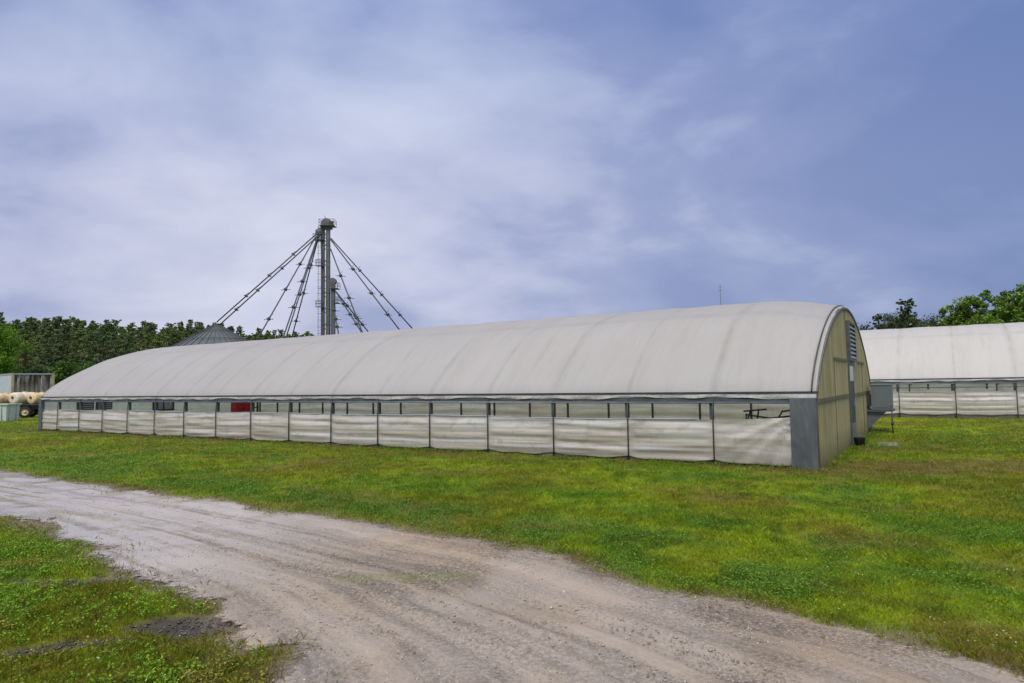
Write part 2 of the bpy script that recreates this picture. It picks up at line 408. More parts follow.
def build_road():
    t = np.linspace(0, len(FARd)-1, 10); 
    # dense along
    us = [];
    n0 = len(FARd)
    idx = []
    for i in range(n0-1):
        L = np.linalg.norm(_mid[i+1]-_mid[i]); r = max(.8, min(np.hypot(*_mid[i]), 60))
        step = .0065*r if _mid[i][1] > 0 else .3
        k = max(1, int(L/max(.022, step))); idx += list(i+np.arange(k)/k)
    idx = np.array(idx+[n0-1.]); i0 = np.minimum(idx.astype(int), n0-2); f = idx-i0
    Fp = FARd[i0]*(1-f[:, None])+FARd[i0+1]*f[:, None]; Np = NEAd[i0]*(1-f[:, None])+NEAd[i0+1]*f[:, None]
    uu = np.interp(idx, np.arange(n0), ULEN)
    s = np.linspace(-.34, 1.40, 190)
    P = Fp[:, None]*(1-s[None, :, None])+Np[:, None]*s[None, :, None]
    x = P[..., 0]; y = P[..., 1]; Ug = np.repeat(uu[:, None], len(s), 1); Sg = np.repeat(s[None], len(uu), 0)
    sd, d1, d2 = road_sd(x, y)
    edge = sd+rag(x, y)*np.where(d2 < d1, .85, .5); kk = sm(.45, .95, sd)
    z = gz(x, y)+.011-kk*.012+rut(Ug, Sg, x, y)*kk
    # thin grass tongues and the worn green strip in the middle of the track
    nU, nS = len(uu), len(s)
    i = np.arange(nU-1)[:, None]; j = np.arange(nS-1)[None]
    F = np.stack([i*nS+j, i*nS+j+1, (i+1)*nS+j+1, (i+1)*nS+j], -1).reshape(-1, 4)[:, ::-1]
    e = edge.ravel(); keep = (e[F].max(1) > -.16)
    F = F[keep]; used = np.unique(F); rem = -np.ones(len(e), int); rem[used] = np.arange(len(used)); F = rem[F]
    V = np.stack([x.ravel(), y.ravel(), z.ravel()], 1)[used]
    m_, nt, out = mat('wet_gravel_track'); n = N(nt); geo = n('NewGeometry').outputs['Position']
    uv = n('UVMap', uv_map='UVMap').outputs[0]; ed = n('Attribute', attribute_name='edge').outputs['Fac']; wet0 = n('Attribute', attribute_name='wet').outputs['Fac']; grn = n('Attribute', attribute_name='green').outputs['Fac']
    g1 = n.noise(geo, 34, 7, .8); g2 = n.noise(geo, 5, 7, .7); lane = n.noise(n.scale(uv, (.16, 9, 1)), 1.0, 7, .62, .15); lane2 = n.noise(n.scale(uv, (.10, 30, 1)), 1.0, 4, .6)
    fine = n.noise(geo, 170, 3, .7)
    c = n.mix(n.mapr(lane, .36, .64), (.125, .103, .080), (.385, .315, .245))
    c = n.mix(n.mapr(lane2, .52, .66, 0, .55), c, (.15, .125, .10)); c = n.mix(n.mapr(g2, .42, .68, 0, .55), c, (.17, .143, .115)); c = n.mix(n.mapr(n.noise(geo, .55, 4), .46, .64, 0, .6), c, (.36, .275, .19))
    coarse = n.mapr(n.math('ADD', lane, n.math('SUBTRACT', n.noise(geo, 1.3, 4), .5)), .42, .6, 1., .25)
    c = n.mix(n.math('MULTIPLY', n.mapr(g1, .46, .58), n.math('MULTIPLY', coarse, .95)), c, (.065, .054, .045)); c = n.mix(n.math('MULTIPLY', n.mapr(g1, .46, .36), n.math('MULTIPLY', coarse, .5)), c, (.50, .43, .36))
    vor = n('TexVoronoi', feature='F1', i_Vector=geo, i_Scale=36); sp = n.mapr(vor.outputs['Distance'], .12, .3, 1., 0.)
    pick = n.mapr(n('SeparateColor', i_0=vor.outputs['Color']).outputs[0], .55, .65)
    c = n.mix(n.math('MULTIPLY', n.math('MULTIPLY', sp, pick), .75), c, (.46, .42, .37))
    c = n.mix(n.mapr(fine, .56, .70, 0, .6), c, (.52, .47, .42))
    c = n.mix(n.math('MULTIPLY', grn, n.mapr(g1, .42, .54)), c, (.12, .14, .035))
    wet = n.math('MULTIPLY', wet0, n.mapr(n.math('ADD', n.math('MULTIPLY', lane, .7), n.math('MULTIPLY', g2, .3)),  .33, .47))
    c = n.mix(n.math('MULTIPLY', wet, .5), c, (.46, .42, .38))  # pale sky sheen painted into the colour of the wet streaks
    h = n.math('ADD', n.math('MULTIPLY', g1, .5), n.math('ADD', n.math('MULTIPLY', fine, .2), n.math('MULTIPLY', sp, .35)))
    bs = n('Bump', i_Strength=n.mapr(wet, 0, 1, .75, .03), i_Distance=.018, i_Height=h).outputs[0]
    p = n('BsdfPrincipled', i_Base_Color=c, i_Roughness=n.mapr(wet, 0, 1, .75, .10), i_Normal=bs)
    a = n.mapr(n.math('ADD', ed, n.math('MULTIPLY', n.math('SUBTRACT', n.noise(geo, 18, 6, .75), .5), .5)), -.03, .09)
    tr = n('BsdfTransparent'); mx = n('MixShader', i_0=a, i_1=tr.outputs[0], i_2=p.outputs[0]); nt.links.new(mx.outputs[0], out.inputs[0])
    X, Y = V[:, 0], V[:, 1]
    wetm = np.maximum(sm(-.6, -3.6, X), .5*sm(.45, .6, fbm(X, Y, 1.4, 88)))
    Sg_ = Sg.ravel()[used]; Ug_ = Ug.ravel()[used]
    ge = ((X+.98)/.75)**2+((Y-5.86)/.17)**2
    greenm = sm(1.3, .3, ge+(fbm(X, Y, .3, 90)-.5)*1.5)*.8
    o = np_mesh('gravel_road', V, F, m_, smooth=True, attrs={'edge': ('FLOAT', e[used]), 'wet': ('FLOAT', wetm), 'green': ('FLOAT', greenm)}, uv=np.stack([Ug_, Sg_], 1))
    tag(o, 'wet rutted gravel track crossing the foreground', 'road', kind='structure')
build_road()

# ------------------------------------------------------------ grass, weeds, gravel
def cam_ok(x, y, mr=.09):
    return (y > 1.0) & (np.abs(x) < y*(.765+mr)+4.5)
def scatter(n, r0, r1):
    r = np.exp(rng.uniform(np.log(r0), np.log(r1), n)); t = rng.uniform(R(38), R(142), n)
    x = r*np.cos(t); y = r*np.sin(t); return x, y, r
def blades(x, y, r, hgt, wid, col, lean=.5):
    n = len(x); a = rng.uniform(0, 2*math.pi, n); z = gz_dip(x, y)-.005
    l = rng.normal(0, lean, n)*hgt; b = rng.uniform(0, 2*math.pi, n)
    dx, dy = np.cos(a)*wid/2, np.sin(a)*wid/2
    mx_, my_ = np.cos(b)*l*.35, np.sin(b)*l*.35; tx, ty = np.cos(b)*l, np.sin(b)*l
    P = np.stack([np.stack([x-dx, y-dy, z], 1), np.stack([x+dx, y+dy, z], 1),
                  np.stack([x+mx_+dx*.8, y+my_+dy*.8, z+hgt*.6], 1), np.stack([x+tx, y+ty, z+hgt], 1)], 1)
    V = P.reshape(-1, 3); k = np.arange(n)[:, None]*4
    F = np.hstack([k, k+1, k+2, k+3]); C = np.repeat(col, 4, 0); return V, F, C
def leaves(cx, cy, cz, size, col, tilt=.6):
    n = len(cx); a = rng.uniform(0, 2*math.pi, n)
    d = np.stack([np.cos(a), np.sin(a), rng.normal(0, tilt, n)], 1); d /= np.linalg.norm(d, axis=1)[:, None]
    e = np.stack([-np.sin(a), np.cos(a), rng.normal(0, tilt, n)], 1); e /= np.linalg.norm(e, axis=1)[:, None]
    c = np.stack([cx, cy, cz], 1); s = size[:, None]
    P = np.stack([c-d*s, c+e*s*.62, c+d*s, c-e*s*.62], 1)
    V = P.reshape(-1, 3); k = np.arange(n)[:, None]*4; return V, np.hstack([k, k+1, k+2, k+3]), np.repeat(col, 4, 0)
def join(parts):
    Vs, Fs, Cs = [], [], []; o = 0
    for V, F, C in parts: Vs.append(V); Fs.append(F+o); Cs.append(C); o += len(V)
    return np.vstack(Vs), np.vstack(Fs), np.vstack(Cs)

def nearside_(d1, d2): return d2 < d1
def lawn_mask(x, y):
    sd, d1, d2 = road_sd(x, y); e = sd+rag(x, y)*np.where(d2 < d1, .85, .5)
    bd, _, _ = bldg_d(x, y); b2 = bldg2_d(x, y)
    nearside = (d2 < d1) & (sd < 0)
    ok = (e < .0+rng.normal(0, .11, x.shape)*np.where(nearside_(d1, d2), 1.8, 1)) & (rng.random(x.shape) < .25+.75*sm(.1, -.25, e)) & (bd > .06) & (b2 > .05)
    ok &= bare(x, y) < rng.uniform(.2, .8, x.shape)
    return ok, e, nearside, bd
parts = []
# fine lawn tufts: constant number per solid angle
x, y, r = scatter(270000, 3.2, 52)
ok, e, ns, bd = lawn_mask(x, y); ok &= cam_ok(x, y)
x, y, r, ns, bd, e = x[ok], y[ok], r[ok], ns[ok], bd[ok], e[ok]
rep = 5
X = np.repeat(x, rep); Y = np.repeat(y, rep); Rr = np.repeat(r, rep)
spread = .012+.0035*Rr; X = X+rng.normal(0, 1, X.size)*spread; Y = Y+rng.normal(0, 1, X.size)*spread
b2, _, _ = bldg_d(X, Y); k = b2 > .04; X, Y, Rr = X[k], Y[k], Rr[k]
col, bm = grasscol(X, Y)
# tone: real differences between leaves
tone = rng.uniform(.65, 1.45, X.size)
dry = rng.random(X.size) < .03+.25*bm
col = col*tone[:, None]; col[dry] = np.array([.24, .18, .065])*rng.uniform(.6, 1.2, (dry.sum(), 1))
hg = (.018+.085*fbm(X, Y, .35, 91, 4)**1.6+.015*fbm(X, Y, 1.5, 92))*rng.uniform(.5, 1.3, X.size)*(1-.45*bm)*.8; wd = np.maximum(.0035, Rr*.0007)*rng.uniform(.7, 1.4, X.size)
parts.append(blades(X, Y, Rr, hg, wd, col, .55))
q = 5500; lx = rng.uniform(0, 30.4, q); ly = -rng.gamma(1.6, .05, q)-.10; k = fbm(lx, ly, 1.1, 120, 3) > .50; lx, ly = lx[k], ly[k]
gxx = rng.uniform(.06, .3, 2500); gyy = rng.uniform(0, 10.8, 2500); k = fbm(gxx, gyy, 1.0, 121, 3) > .47; lx = np.concatenate([lx, -gxx[k]]); ly = np.concatenate([ly, gyy[k]])
X = NX+U[0]*lx+V_[0]*ly; Y = NY+U[1]*lx+V_[1]*ly; col, bm = grasscol(X, Y); col = (col*.4+np.array([.12, .24, .02])*.6)*rng.uniform(.6, 1.3, (X.size, 1)); Rr = np.hypot(X, Y)
parts.append(blades(X, Y, Rr, rng.uniform(.03, .105, X.size), np.maximum(.004, Rr*.0007), col, .5))
# taller seeding clumps standing out of the lawn
x, y, r = scatter(2600, 5, 30); ok, e, ns, bd = lawn_mask(x, y); ok &= cam_ok(x, y) & (e < -.25) & (fbm(x, y, 2.2, 123, 3) > .48); x, y, r = x[ok], y[ok], r[ok]
X = np.repeat(x, 22)+rng.normal(0, .045, x.size*22); Y = np.repeat(y, 22)+rng.normal(0, .045, x.size*22); Rr = np.repeat(r, 22)
base = np.array([[.20, .30, .015]])*rng.uniform(.6, 1.25, (x.size, 1)); dk = rng.random(x.size) < .3; base[dk] = np.array([.10, .20, .02]); col = np.repeat(base, 22, 0)*rng.uniform(.7, 1.3, (X.size, 1))
parts.append(blades(X, Y, Rr, rng.uniform(.02, .062, X.size), np.maximum(.003, Rr*.0006), col, .7))
V, F, C = join(parts)
o = np_mesh('lawn_grass', V, F, M['blade'], attrs={'col': ('FLOAT_COLOR', C)})
tag(o, 'short green and brown grass covering the lawn', 'grass', kind='stuff')

# clover and broad-leaved weeds on the lawn
x, y, r = scatter(112000, 3.2, 28); ok, e, ns, bd = lawn_mask(x, y); ok &= cam_ok(x, y)
sd, d1, d2 = road_sd(x, y)
lane = sm(-1.9, -1.0, sd)*(d1 < d2); pc = np.maximum(lane*sm(.36, .5, fbm(x, y, 1.3, 61, 3)), .75*sm(.49, .6, fbm(x, y, 6, 44, 3)*.5+fbm(x, y, .9, 42, 4)*.5))
pc = np.maximum(pc, .05); pc = np.maximum(pc, .6*((bd < .5) & (bd > .04)))
ok &= rng.random(x.size) < pc
x, y, r = x[ok], y[ok], r[ok]; rep = 4
X = np.repeat(x, rep)+rng.normal(0, .03, x.size*rep); Y = np.repeat(y, rep)+rng.normal(0, .03, x.size*rep); Rr = np.repeat(r, rep)
k = bldg_d(X, Y)[0] > .04; X, Y, Rr = X[k], Y[k], Rr[k]
bc = np.array([.12, .245, .02])*rng.uniform(.6, 1.55, (X.size, 1))
V, F, C = leaves(X, Y, gz_dip(X, Y)+rng.uniform(.015, .075, X.size), np.maximum(.009, Rr*.0010)*rng.uniform(.7, 1.3, X.size), bc, .35)
# small white clover heads and a few yellow flowers
xf, yf, rf = scatter(2600, 3.5, 16); ok, *_ = lawn_mask(xf, yf); ok &= (fbm(xf, yf, 1.5, 95) > .52); xf, yf, rf = xf[ok], yf[ok], rf[ok]
fc = np.where(rng.random((xf.size, 1)) < .85, np.array([[.55, .55, .45]]), np.array([[.6, .5, .03]]))
V2, F2, C2 = leaves(xf, yf, gz_dip(xf, yf)+rng.uniform(.05, .09, xf.size), np.full(xf.size, .008), fc, .3)
V, F, C = join([(V, F, C), (V2, F2, C2)])
o = np_mesh('clover', V, F, M['blade'], attrs={'col': ('FLOAT_COLOR', C)})
tag(o, 'dark green clover and small flowers growing through the lawn', 'clover', kind='stuff')

# tall leafy weeds on the near side of the road
n = 9000
x = rng.uniform(-7.5, -.8, n); y = rng.uniform(2.8, 9.2, n)
ok, e, ns, bd = lawn_mask(x, y); ok &= ns & cam_ok(x, y) & (bare(x, y) < .25)
thin = sm(.30, .52, fbm(x, y, .7, 101, 3)); ok &= rng.random(n) < .35+.65*thin
ok &= rng.random(n) < sm(-.02, -.35, e)*.9+.1
x, y, e = x[ok], y[ok], e[ok]; H = (.045+.085*fbm(x, y, .9, 103, 3))*rng.uniform(.6, 1.25, x.size)*(.45+.55*sm(0, -.6, e))
L = 18; t = rng.random((x.size, L)); a = rng.uniform(0, 6.28, (x.size, L)); rad = H[:, None]*(.25+.5*rng.random((x.size, L)))*(1.1-.5*t)
LX = x[:, None]+np.cos(a)*rad; LY = y[:, None]+np.sin(a)*rad; LZ = gz_dip(x, y)[:, None]+H[:, None]*(.1+.9*t)
vr = fbm(x, y, .8, 105, 3); base = np.where((vr > .62)[:, None], np.array([[.24, .24, .035]]), np.array([[.16, .31, .014]]))*rng.uniform(.75, 1.3, (x.size, 1))
yy = rng.random(x.size) < .05; base[yy] = np.array([.17, .10, .03])
cc = np.repeat(base, L, 0)*rng.uniform(.65, 1.45, (x.size*L, 1))
A = leaves(LX.ravel(), LY.ravel(), LZ.ravel(), rng.uniform(.006, .0135, x.size*L), cc, .5)
B = blades(np.repeat(x, 3), np.repeat(y, 3), None, np.repeat(H, 3)*rng.uniform(.8, 1.1, x.size*3), np.full(x.size*3, .0035), np.repeat(base*.8, 3, 0), .35)
nG = 30000; gx = rng.uniform(-8, -.8, nG); gy = rng.uniform(2.8, 9.2, nG); ok, e, ns, bd = lawn_mask(gx, gy); ok &= ns & cam_ok(gx, gy); gx, gy = gx[ok], gy[ok]
gc, bmm = grasscol(gx, gy); gc = gc*rng.uniform(.6, 1.4, (gx.size, 1)); 
G = blades(gx, gy, None, rng.uniform(.03, .075, gx.size), rng.uniform(.002, .0045, gx.size), gc, .5)
fx = np.array([-3.15, -3.18, -3.12, -2.2, -2.26, -2.62, -2.7, -1.6]); fy = np.array([4.02, 4.05, 4.0, 4.96, 5.0, 4.4, 5.4, 4.1])
Fl = leaves(np.repeat(fx, 4)+rng.normal(0, .012, 32), np.repeat(fy, 4)+rng.normal(0, .012, 32), gz_dip(np.repeat(fx, 4), np.repeat(fy, 4))+.13+rng.normal(0, .008, 32), np.full(32, .009), np.tile([.75, .65, .02], (32, 1)), .4)
V, F, C = join([A, B, G, Fl])
o = np_mesh('weeds', V, F, M['blade'], attrs={'col': ('FLOAT_COLOR', C)})
tag(o, 'leafy green weeds and yellow flowers on the near road verge', 'weeds', kind='stuff')

# seedlings creeping onto the track edges
def pebbles():
    n = 78000; x, y, r = scatter(n, 3.3, 18); sd, d1, d2 = road_sd(x, y); e = sd+rag(x, y)*.8
    keep = (e > -.12) & cam_ok(x, y); keep &= rng.random(n) < .25+.75*sm(.42, .6, fbm(x, y, .9, 111, 3)); 
    x, y, r = x[keep], y[keep], r[keep]
    # extra dark and pale stones in the bare muddy spots
    bx, by = [], []
    for cx, cy, a, c, th in BARE:
        k = 420; bx.append(rng.normal(cx, a*.55, k)); by.append(rng.normal(cy, c*.6, k))
    bx = np.concatenate(bx); by = np.concatenate(by)
    nb = len(bx); x = np.concatenate([x, bx]); y = np.concatenate([y, by]); n = len(x)
    s = rng.gamma(2.0, .0013, n)+.0022; s[-nb:] *= 1.6
    # pebble sits on the track: sample the same surface
    sd, d1, d2 = road_sd(x, y); _, ai = segdist(x, y, FAR2); kk = sm(.45, .95, sd)
    z = gz(x, y)+.011-kk*.012+rut(ULEN[np.minimum(ai*2, len(ULEN)-1)], d1/(d1+d2), x, y)*kk+s*.1; z[-nb:] = gz(x[-nb:], y[-nb:])-.012
    base = np.array([(1, 0, 0), (0, 1, 0), (-1, 0, 0), (0, -1, 0), (0, 0, .7), (0, 0, -.7)], float)
    J = base[None]*(1+rng.normal(0, .22, (n, 6, 1)))*s[:, None, None]*np.array([1.25, 1, .8])
    a = rng.uniform(0, 6.28, n); ca, sa = np.cos(a)[:, None], np.sin(a)[:, None]
    P = np.stack([J[..., 0]*ca-J[..., 1]*sa+x[:, None], J[..., 0]*sa+J[..., 1]*ca+y[:, None], J[..., 2]+z[:, None]], -1)
    tri = np.array([(0, 1, 4), (1, 2, 4), (2, 3, 4), (3, 0, 4), (1, 0, 5), (2, 1, 5), (3, 2, 5), (0, 3, 5)])
    F = (tri[None]+np.arange(n)[:, None, None]*6).reshape(-1, 3)
    g = rng.beta(2, 3.2, n)[:, None]; C = np.array([.13, .115, .10])*(1-g)+np.array([.55, .50, .44])*g
    wht = rng.random(n) < .02; wht[-nb:] = False; C[-nb:] = np.array([.06, .055, .05])*rng.uniform(.5, 2.2, (nb, 1)); C[wht] = (.66, .64, .6)
    m_, nt, out = mat('pebble_stone'); q = N(nt); p = q('BsdfPrincipled', i_Base_Color=q('Attribute', attribute_name='col').outputs['Color'], i_Roughness=.65); nt.links.new(p.outputs[0], out.inputs[0])
    o = np_mesh('gravel', P.reshape(-1, 3), F, m_, attrs={'col': ('FLOAT_COLOR', np.repeat(C, 6, 0))})
    tag(o, 'loose grey and white pebbles scattered over the track', 'gravel', kind='stuff')
pebbles()

# ------------------------------------------------------------ greenhouses
def arch(y, W, hem, rise):
    d = abs(y-W/2)/(W/2); d = min(d, 1); return hem+rise*(1-d**1.9)**.8
def arch_pts(W, hem, rise, n=56, off=0.):
    # sample evenly in angle so the steep haunches are well resolved
    pts = []
    for i in range(n+1):
        t = -math.cos(math.pi*i/n); y = W/2*(1+t); pts.append((y, arch(y, W, hem, rise)))
    if off:
        q = []
        for i, (y, z) in enumerate(pts):
            a = pts[max(i-1, 0)]; b = pts[min(i+1, n)]; dy, dz = b[0]-a[0], b[1]-a[1]; l = math.hypot(dy, dz)
            q.append((y-dz/l*off, z+dy/l*off))
        pts = q
    return pts

def greenhouse(name, loc, label, W, L, hem, rise, s0, bay, nb, ctop, cbot, panel, film, full=True, inflate=1.):
    g = empty(name, loc, RZ); tag(g, label, 'greenhouse')
    posts = [s0+bay*k for k in range(nb) if s0+bay*k < L-.2]+[L-.06]
    if s0 > .5: posts = [.06]+posts
    # roof film
    xs = np.unique(np.concatenate([np.linspace(0, L+.06, int(L*7)), posts])); prof = np.array(arch_pts(W, hem, rise, 56)); n = len(prof)
    bow = np.array([min(abs(q-p) for p in posts) for q in xs])
    nrm = []
    for i in range(n):
        a = prof[max(i-1, 0)]; b = prof[min(i+1, n-1)]; d = b-a; d = d/np.linalg.norm(d); nrm.append((-d[1], d[0]))
    nrm = np.array(nrm)
    belly = .016*np.clip(bow/(bay/2), 0, 1)**.8
    wr = np.array([[(.010*math.sin(q*5.1+i*.21)+.010*math.sin(q*2.3-i*.33)+.008*math.sin(q*11+i*.5)) for i in range(n)] for q in xs])
    edge = np.minimum(np.arange(n), np.arange(n)[::-1])/4.; edge = np.clip(edge, .15, 1)
    taper = np.clip(np.minimum(xs+.06, L+.06-xs)/1.9, 0, 1); taper = np.sin(taper*math.pi/2)**.9
    dd = np.clip(np.abs(prof[:, 0]-W/2)/(W/2), 0, 1); infl = np.clip((1-dd)/.42, 0, 1); infl = infl*infl*(3-2*infl)
    off = (.03+(belly[:, None]+wr*.35)*(.25+.75*taper[:, None]))*edge[None]+.27*(inflate)*taper[:, None]*infl[None]
    P = np.zeros((len(xs), n, 3)); P[..., 0] = -xs[:, None]; P[..., 1] = prof[None, :, 0]+nrm[None, :, 0]*off; P[..., 2] = prof[None, :, 1]+nrm[None, :, 1]*off
    i = np.arange(len(xs)-1)[:, None]; j = np.arange(n-1)[None]
    F = np.stack([i*n+j, i*n+j+1, (i+1)*n+j+1, (i+1)*n+j], -1).reshape(-1, 4)
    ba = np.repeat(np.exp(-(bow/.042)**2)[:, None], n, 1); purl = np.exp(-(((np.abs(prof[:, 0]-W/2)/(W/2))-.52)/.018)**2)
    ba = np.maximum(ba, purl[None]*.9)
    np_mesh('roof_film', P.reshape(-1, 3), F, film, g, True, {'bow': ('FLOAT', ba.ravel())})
    # bows and purlins inside
    ap = arch_pts(W, hem, rise, 30, -.02)
    for s in posts:
        MB().tube([(-s, .02, hem-.2)]+[(-s, y, z) for y, z in ap]+[(-s, W-.02, hem-.2)], .022, 6).build('bow', M['post'], g, True)
    for fr in (.24, .5, .76):
        y = W*fr; MB().tube([(-.1, y, arch(y, W, hem, rise)-.05), (-L+.1, y, arch(y, W, hem, rise)-.05)], .02, 6).build('purlin', M['post'], g, True)
    # eave: lock channel, loose flap, beam (near and far side)
    for side, yy in ((-1, 0.), (1, W)):
        k = side
        MB().box(-L-.03, yy+k*.012, hem-.012, .03, yy+k*.052, hem+.022).build('lock_channel', M['dark'], g)
        fx = np.linspace(0, L, 260); vs = []; fs = []
        for q, X in enumerate(fx):
            lo = .085+.012*math.sin(X*3.1)+.014*math.sin(X*1.3+1)+.008*math.sin(X*9)
            vs += [(-X, yy+k*.03, hem-.012), (-X, yy+k*(.045+.01*math.sin(X*4)), hem-.012-lo*.5), (-X, yy+k*(.04+.014*math.sin(X*6.3)), hem-.012-lo)]
            if q: a = 3*q; fs += [(a-3, a, a+1, a-2), (a-2, a+1, a+2, a-1)]
        MB().add(vs, fs).build('film_flap', M['flap'], g, True)
        MB().box(-L, yy-k*.035, hem-.205, 0, yy+k*.02, hem-.075).build('eave_beam', M['beam'], g)
        MB().tube([(-L, yy+k*.035, hem-.19), (0, yy+k*.035, hem-.19)], .018, 8).build('eave_pipe', M['galv'], g, True)
    for s in posts:
        MB().box(-s-.035-.05, .0, -.05, -s+.035-.05, .08, hem-.1).build('post', M['post'], g)
        m = MB().box(-s-.03, W-.09, -.05, -s+.03, W-.02, hem-.1)
        m.bar((-s, W-.06, hem-.42), (-s+.22, W-.06, hem-.2), .03); m.build('post', M['post'], g)
        if s > panel+.1: MB().tube([(-s, -.085, -.05), (-s, -.08, ctop+.02), (-s, -.045, hem-.1)], .014, 8).build('curtain_pole', M['dark'], g, True)
    # intermediate short hangers on near side and base board
    MB().box(-L, .0, -.04, 0, .045, .10).build('base_board', M['wood'], g)
    MB().box(-L, W-.045, -.04, 0, W, .10).build('base_board', M['wood'], g)
    # side curtain
    x0 = panel; xs = np.linspace(x0, L-.2, int((L-x0)*16)); nz = 30; zz = np.linspace(0, 1, nz)
    pts = np.array(posts); Vv = []
    for X in xs:
        k = np.searchsorted(pts, X); a = pts[k-1] if k > 0 else 0; b = pts[min(k, len(pts)-1)]; t = 0 if b <= a else min(1, max(0, (X-a)/(b-a)))
        sag = math.sin(math.pi*t); bot = cbot+.045*(1-sag**.6)+.01*math.sin(X*7); top = ctop+.015*math.sin(X*.9)-.012*sag
        first = full and X < posts[1]
        if first: top += .07*(1-(X-x0)/(posts[1]-x0))
        for q, w in enumerate(zz):
            z = bot+(top-bot)*w; bul = .05*sag**.7*math.sin(math.pi*min(1, w*1.05+.02))**.6+.02*sag*(1-w)**3
            ph = X*.55+.9*math.sin(X*.31)+k*1.7
            fold = .016*math.sin(z*21+math.sin(ph)*1.6+k)+.011*math.sin(z*38+math.cos(ph*1.7)*1.5)+.006*math.sin(z*70+X*1.1)
            fold += .010*math.sin(X*8+z*3+k)*w*w*math.exp(-((t-.5)/.48)**8)
            if first:
                # pulled tight towards the top corner beside the metal panel: folds fan out
                tt = (X-x0)/(posts[1]-x0); ang = math.atan2((top-z)+.12, (X-x0)+.15); fade = 1-.65*tt
                fold = fold*tt*.6+(.075*(abs(math.sin(ang*8+1))-.5)+.04*(abs(math.sin(ang*17+.4))-.5))*fade
            grip = min(1, min(t, 1-t)*7+.12)
            y = -.035-bul-fold*grip
            Vv.append((-X, min(y, -.012), z))
    i = np.arange(len(xs)-1)[:, None]; j = np.arange(nz-1)[None]
    F = np.stack([i*nz+j, i*nz+j+1, (i+1)*nz+j+1, (i+1)*nz+j], -1).reshape(-1, 4)
    np_mesh('side_curtain', Vv, F, M['curtain'], g, True)
    MB().tube([(-X, -.03, ctop+.012+.015*math.sin(X*.9)-.012*math.sin(math.pi*(((X-s0) / bay) % 1))) for X in np.linspace(x0+(1.8 if full else 0), L-.2, 150)], .016, 8).build('roll_pipe', M['ltgrey'], g, True)
    # far side curtain, closed to the eave
    Vb = []; xs = np.linspace(.05, L-.05, int(L*8))
    for X in xs:
        for q in range(16):
            z = .02+(hem-.1)*q/15; Vb.append((-X, W+.02+.02*math.sin(z*17+math.sin(X*.7)*2)+.01*math.sin(X*5+z*4), z))
    nz = 16; i = np.arange(len(xs)-1)[:, None]; j = np.arange(nz-1)[None]
    np_mesh('back_curtain', Vb, np.stack([i*nz+j, i*nz+j+1, (i+1)*nz+j+1, (i+1)*nz+j], -1).reshape(-1, 4), M['curtain_in'], g, True)
    MB().box(-L+.02, .05, -.06, -.02, W-.05, .012).build('earth_floor', M['brush'], g)
    # gables: ribbed sheet clipped to the arch
    def gable(xg, outw, mt, nm):
        ys = np.linspace(0.01, W-.01, int(W/.0135)); nz = 12; Vg = []
        for y in ys:
            zt = arch(y, W, hem, rise)+.01; rib = .013*math.sin(y*2*math.pi/.075)*outw
            for q in range(nz): Vg.append((xg+rib, y, -.05+(zt+.05)*q/(nz-1)))
        i = np.arange(len(ys)-1)[:, None]; j = np.arange(nz-1)[None]
        return np_mesh(nm, Vg, np.stack([i*nz+j, i*nz+j+1, (i+1)*nz+j+1, (i+1)*nz+j], -1).reshape(-1, 4), mt, g, True)
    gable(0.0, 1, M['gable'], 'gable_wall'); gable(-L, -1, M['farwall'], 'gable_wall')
    # edge trims round the arch
    for xt, nm in ((.018, 'gable_trim'), (-L-.018, 'gable_trim')):
        m = MB(); o_ = arch_pts(W, hem, rise, 48, .025); i_ = arch_pts(W, hem, rise, 48, -.03)
        vs = []
        for (a, b) in ((o_[q], i_[q]) for q in range(49)): vs += [(xt-.02, *a), (xt+.012, *a), (xt+.012, *b), (xt-.02, *b)]
        fs = []
        for q in range(48):
            for e in range(4): fs.append((q*4+e, q*4+(e+1) % 4, q*4+4+(e+1) % 4, q*4+4+e))
        m.add(vs, fs).build(nm, M['trim'], g)
    MB().tube([(-.075, y, z) for y, z in arch_pts(W, hem, rise, 60, .075)], .016, 6).build('film_clamp', M['dark'], g, True)
    if full:
        def fcurve(ya, yb, z, h, d=.03, mt='girt_shade'):
            return MB().box(.012, ya, z-h/2, .012+d, yb, z+h/2).build('girt_shade', M[mt], g)  # dark strip standing in for a girt's shade showing through the sheet
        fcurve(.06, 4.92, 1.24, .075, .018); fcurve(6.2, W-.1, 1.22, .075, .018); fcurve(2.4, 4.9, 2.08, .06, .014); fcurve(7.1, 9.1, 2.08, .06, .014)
        MB().box(.012, 4.75, 2.1, .028, 4.80, 3.36).build('seam_strip', M['girt_shade'], g)
        for yy in (2.43, 8.4): MB().box(.012, yy, .02, .022, yy+.035, 2.05).build('seam_strip', M['girt_shade'], g)
        # louvre
        l = MB().box(.012, 5.0, 2.08, .085, 5.1, 3.08); l.box(.012, 6.5, 2.08, .07, 6.58, 3.08); l.box(.012, 5.1, 3.02, .07, 6.5, 3.08); l.box(.012, 5.1, 2.08, .07, 6.5, 2.14)
        lv = l.build('louvre', M['beam'], g)
        MB().box(.02, 5.1, 2.14, .03, 6.5, 3.02).build('backing', M['dark'], lv)
        for q in range(8):
            z = 2.19+q*.108; m = MB(); m.obox(Vector((.055, 5.8, z)), Vector((.022, 0, -.036)), Vector((0, .69, 0)), Vector((.004, 0, .006))); m.build('slat', M['ltgrey'], lv)
        # door in three zones
        d = MB(); 
        d.box(.02, 4.98, .02, .045, 5.05, 2.02); d.box(.02, 5.87, .02, .045, 5.95, 2.02); d.box(.02, 5.05, 1.96, .045, 5.87, 2.02); dr = d.build('door', M['beam'], g)
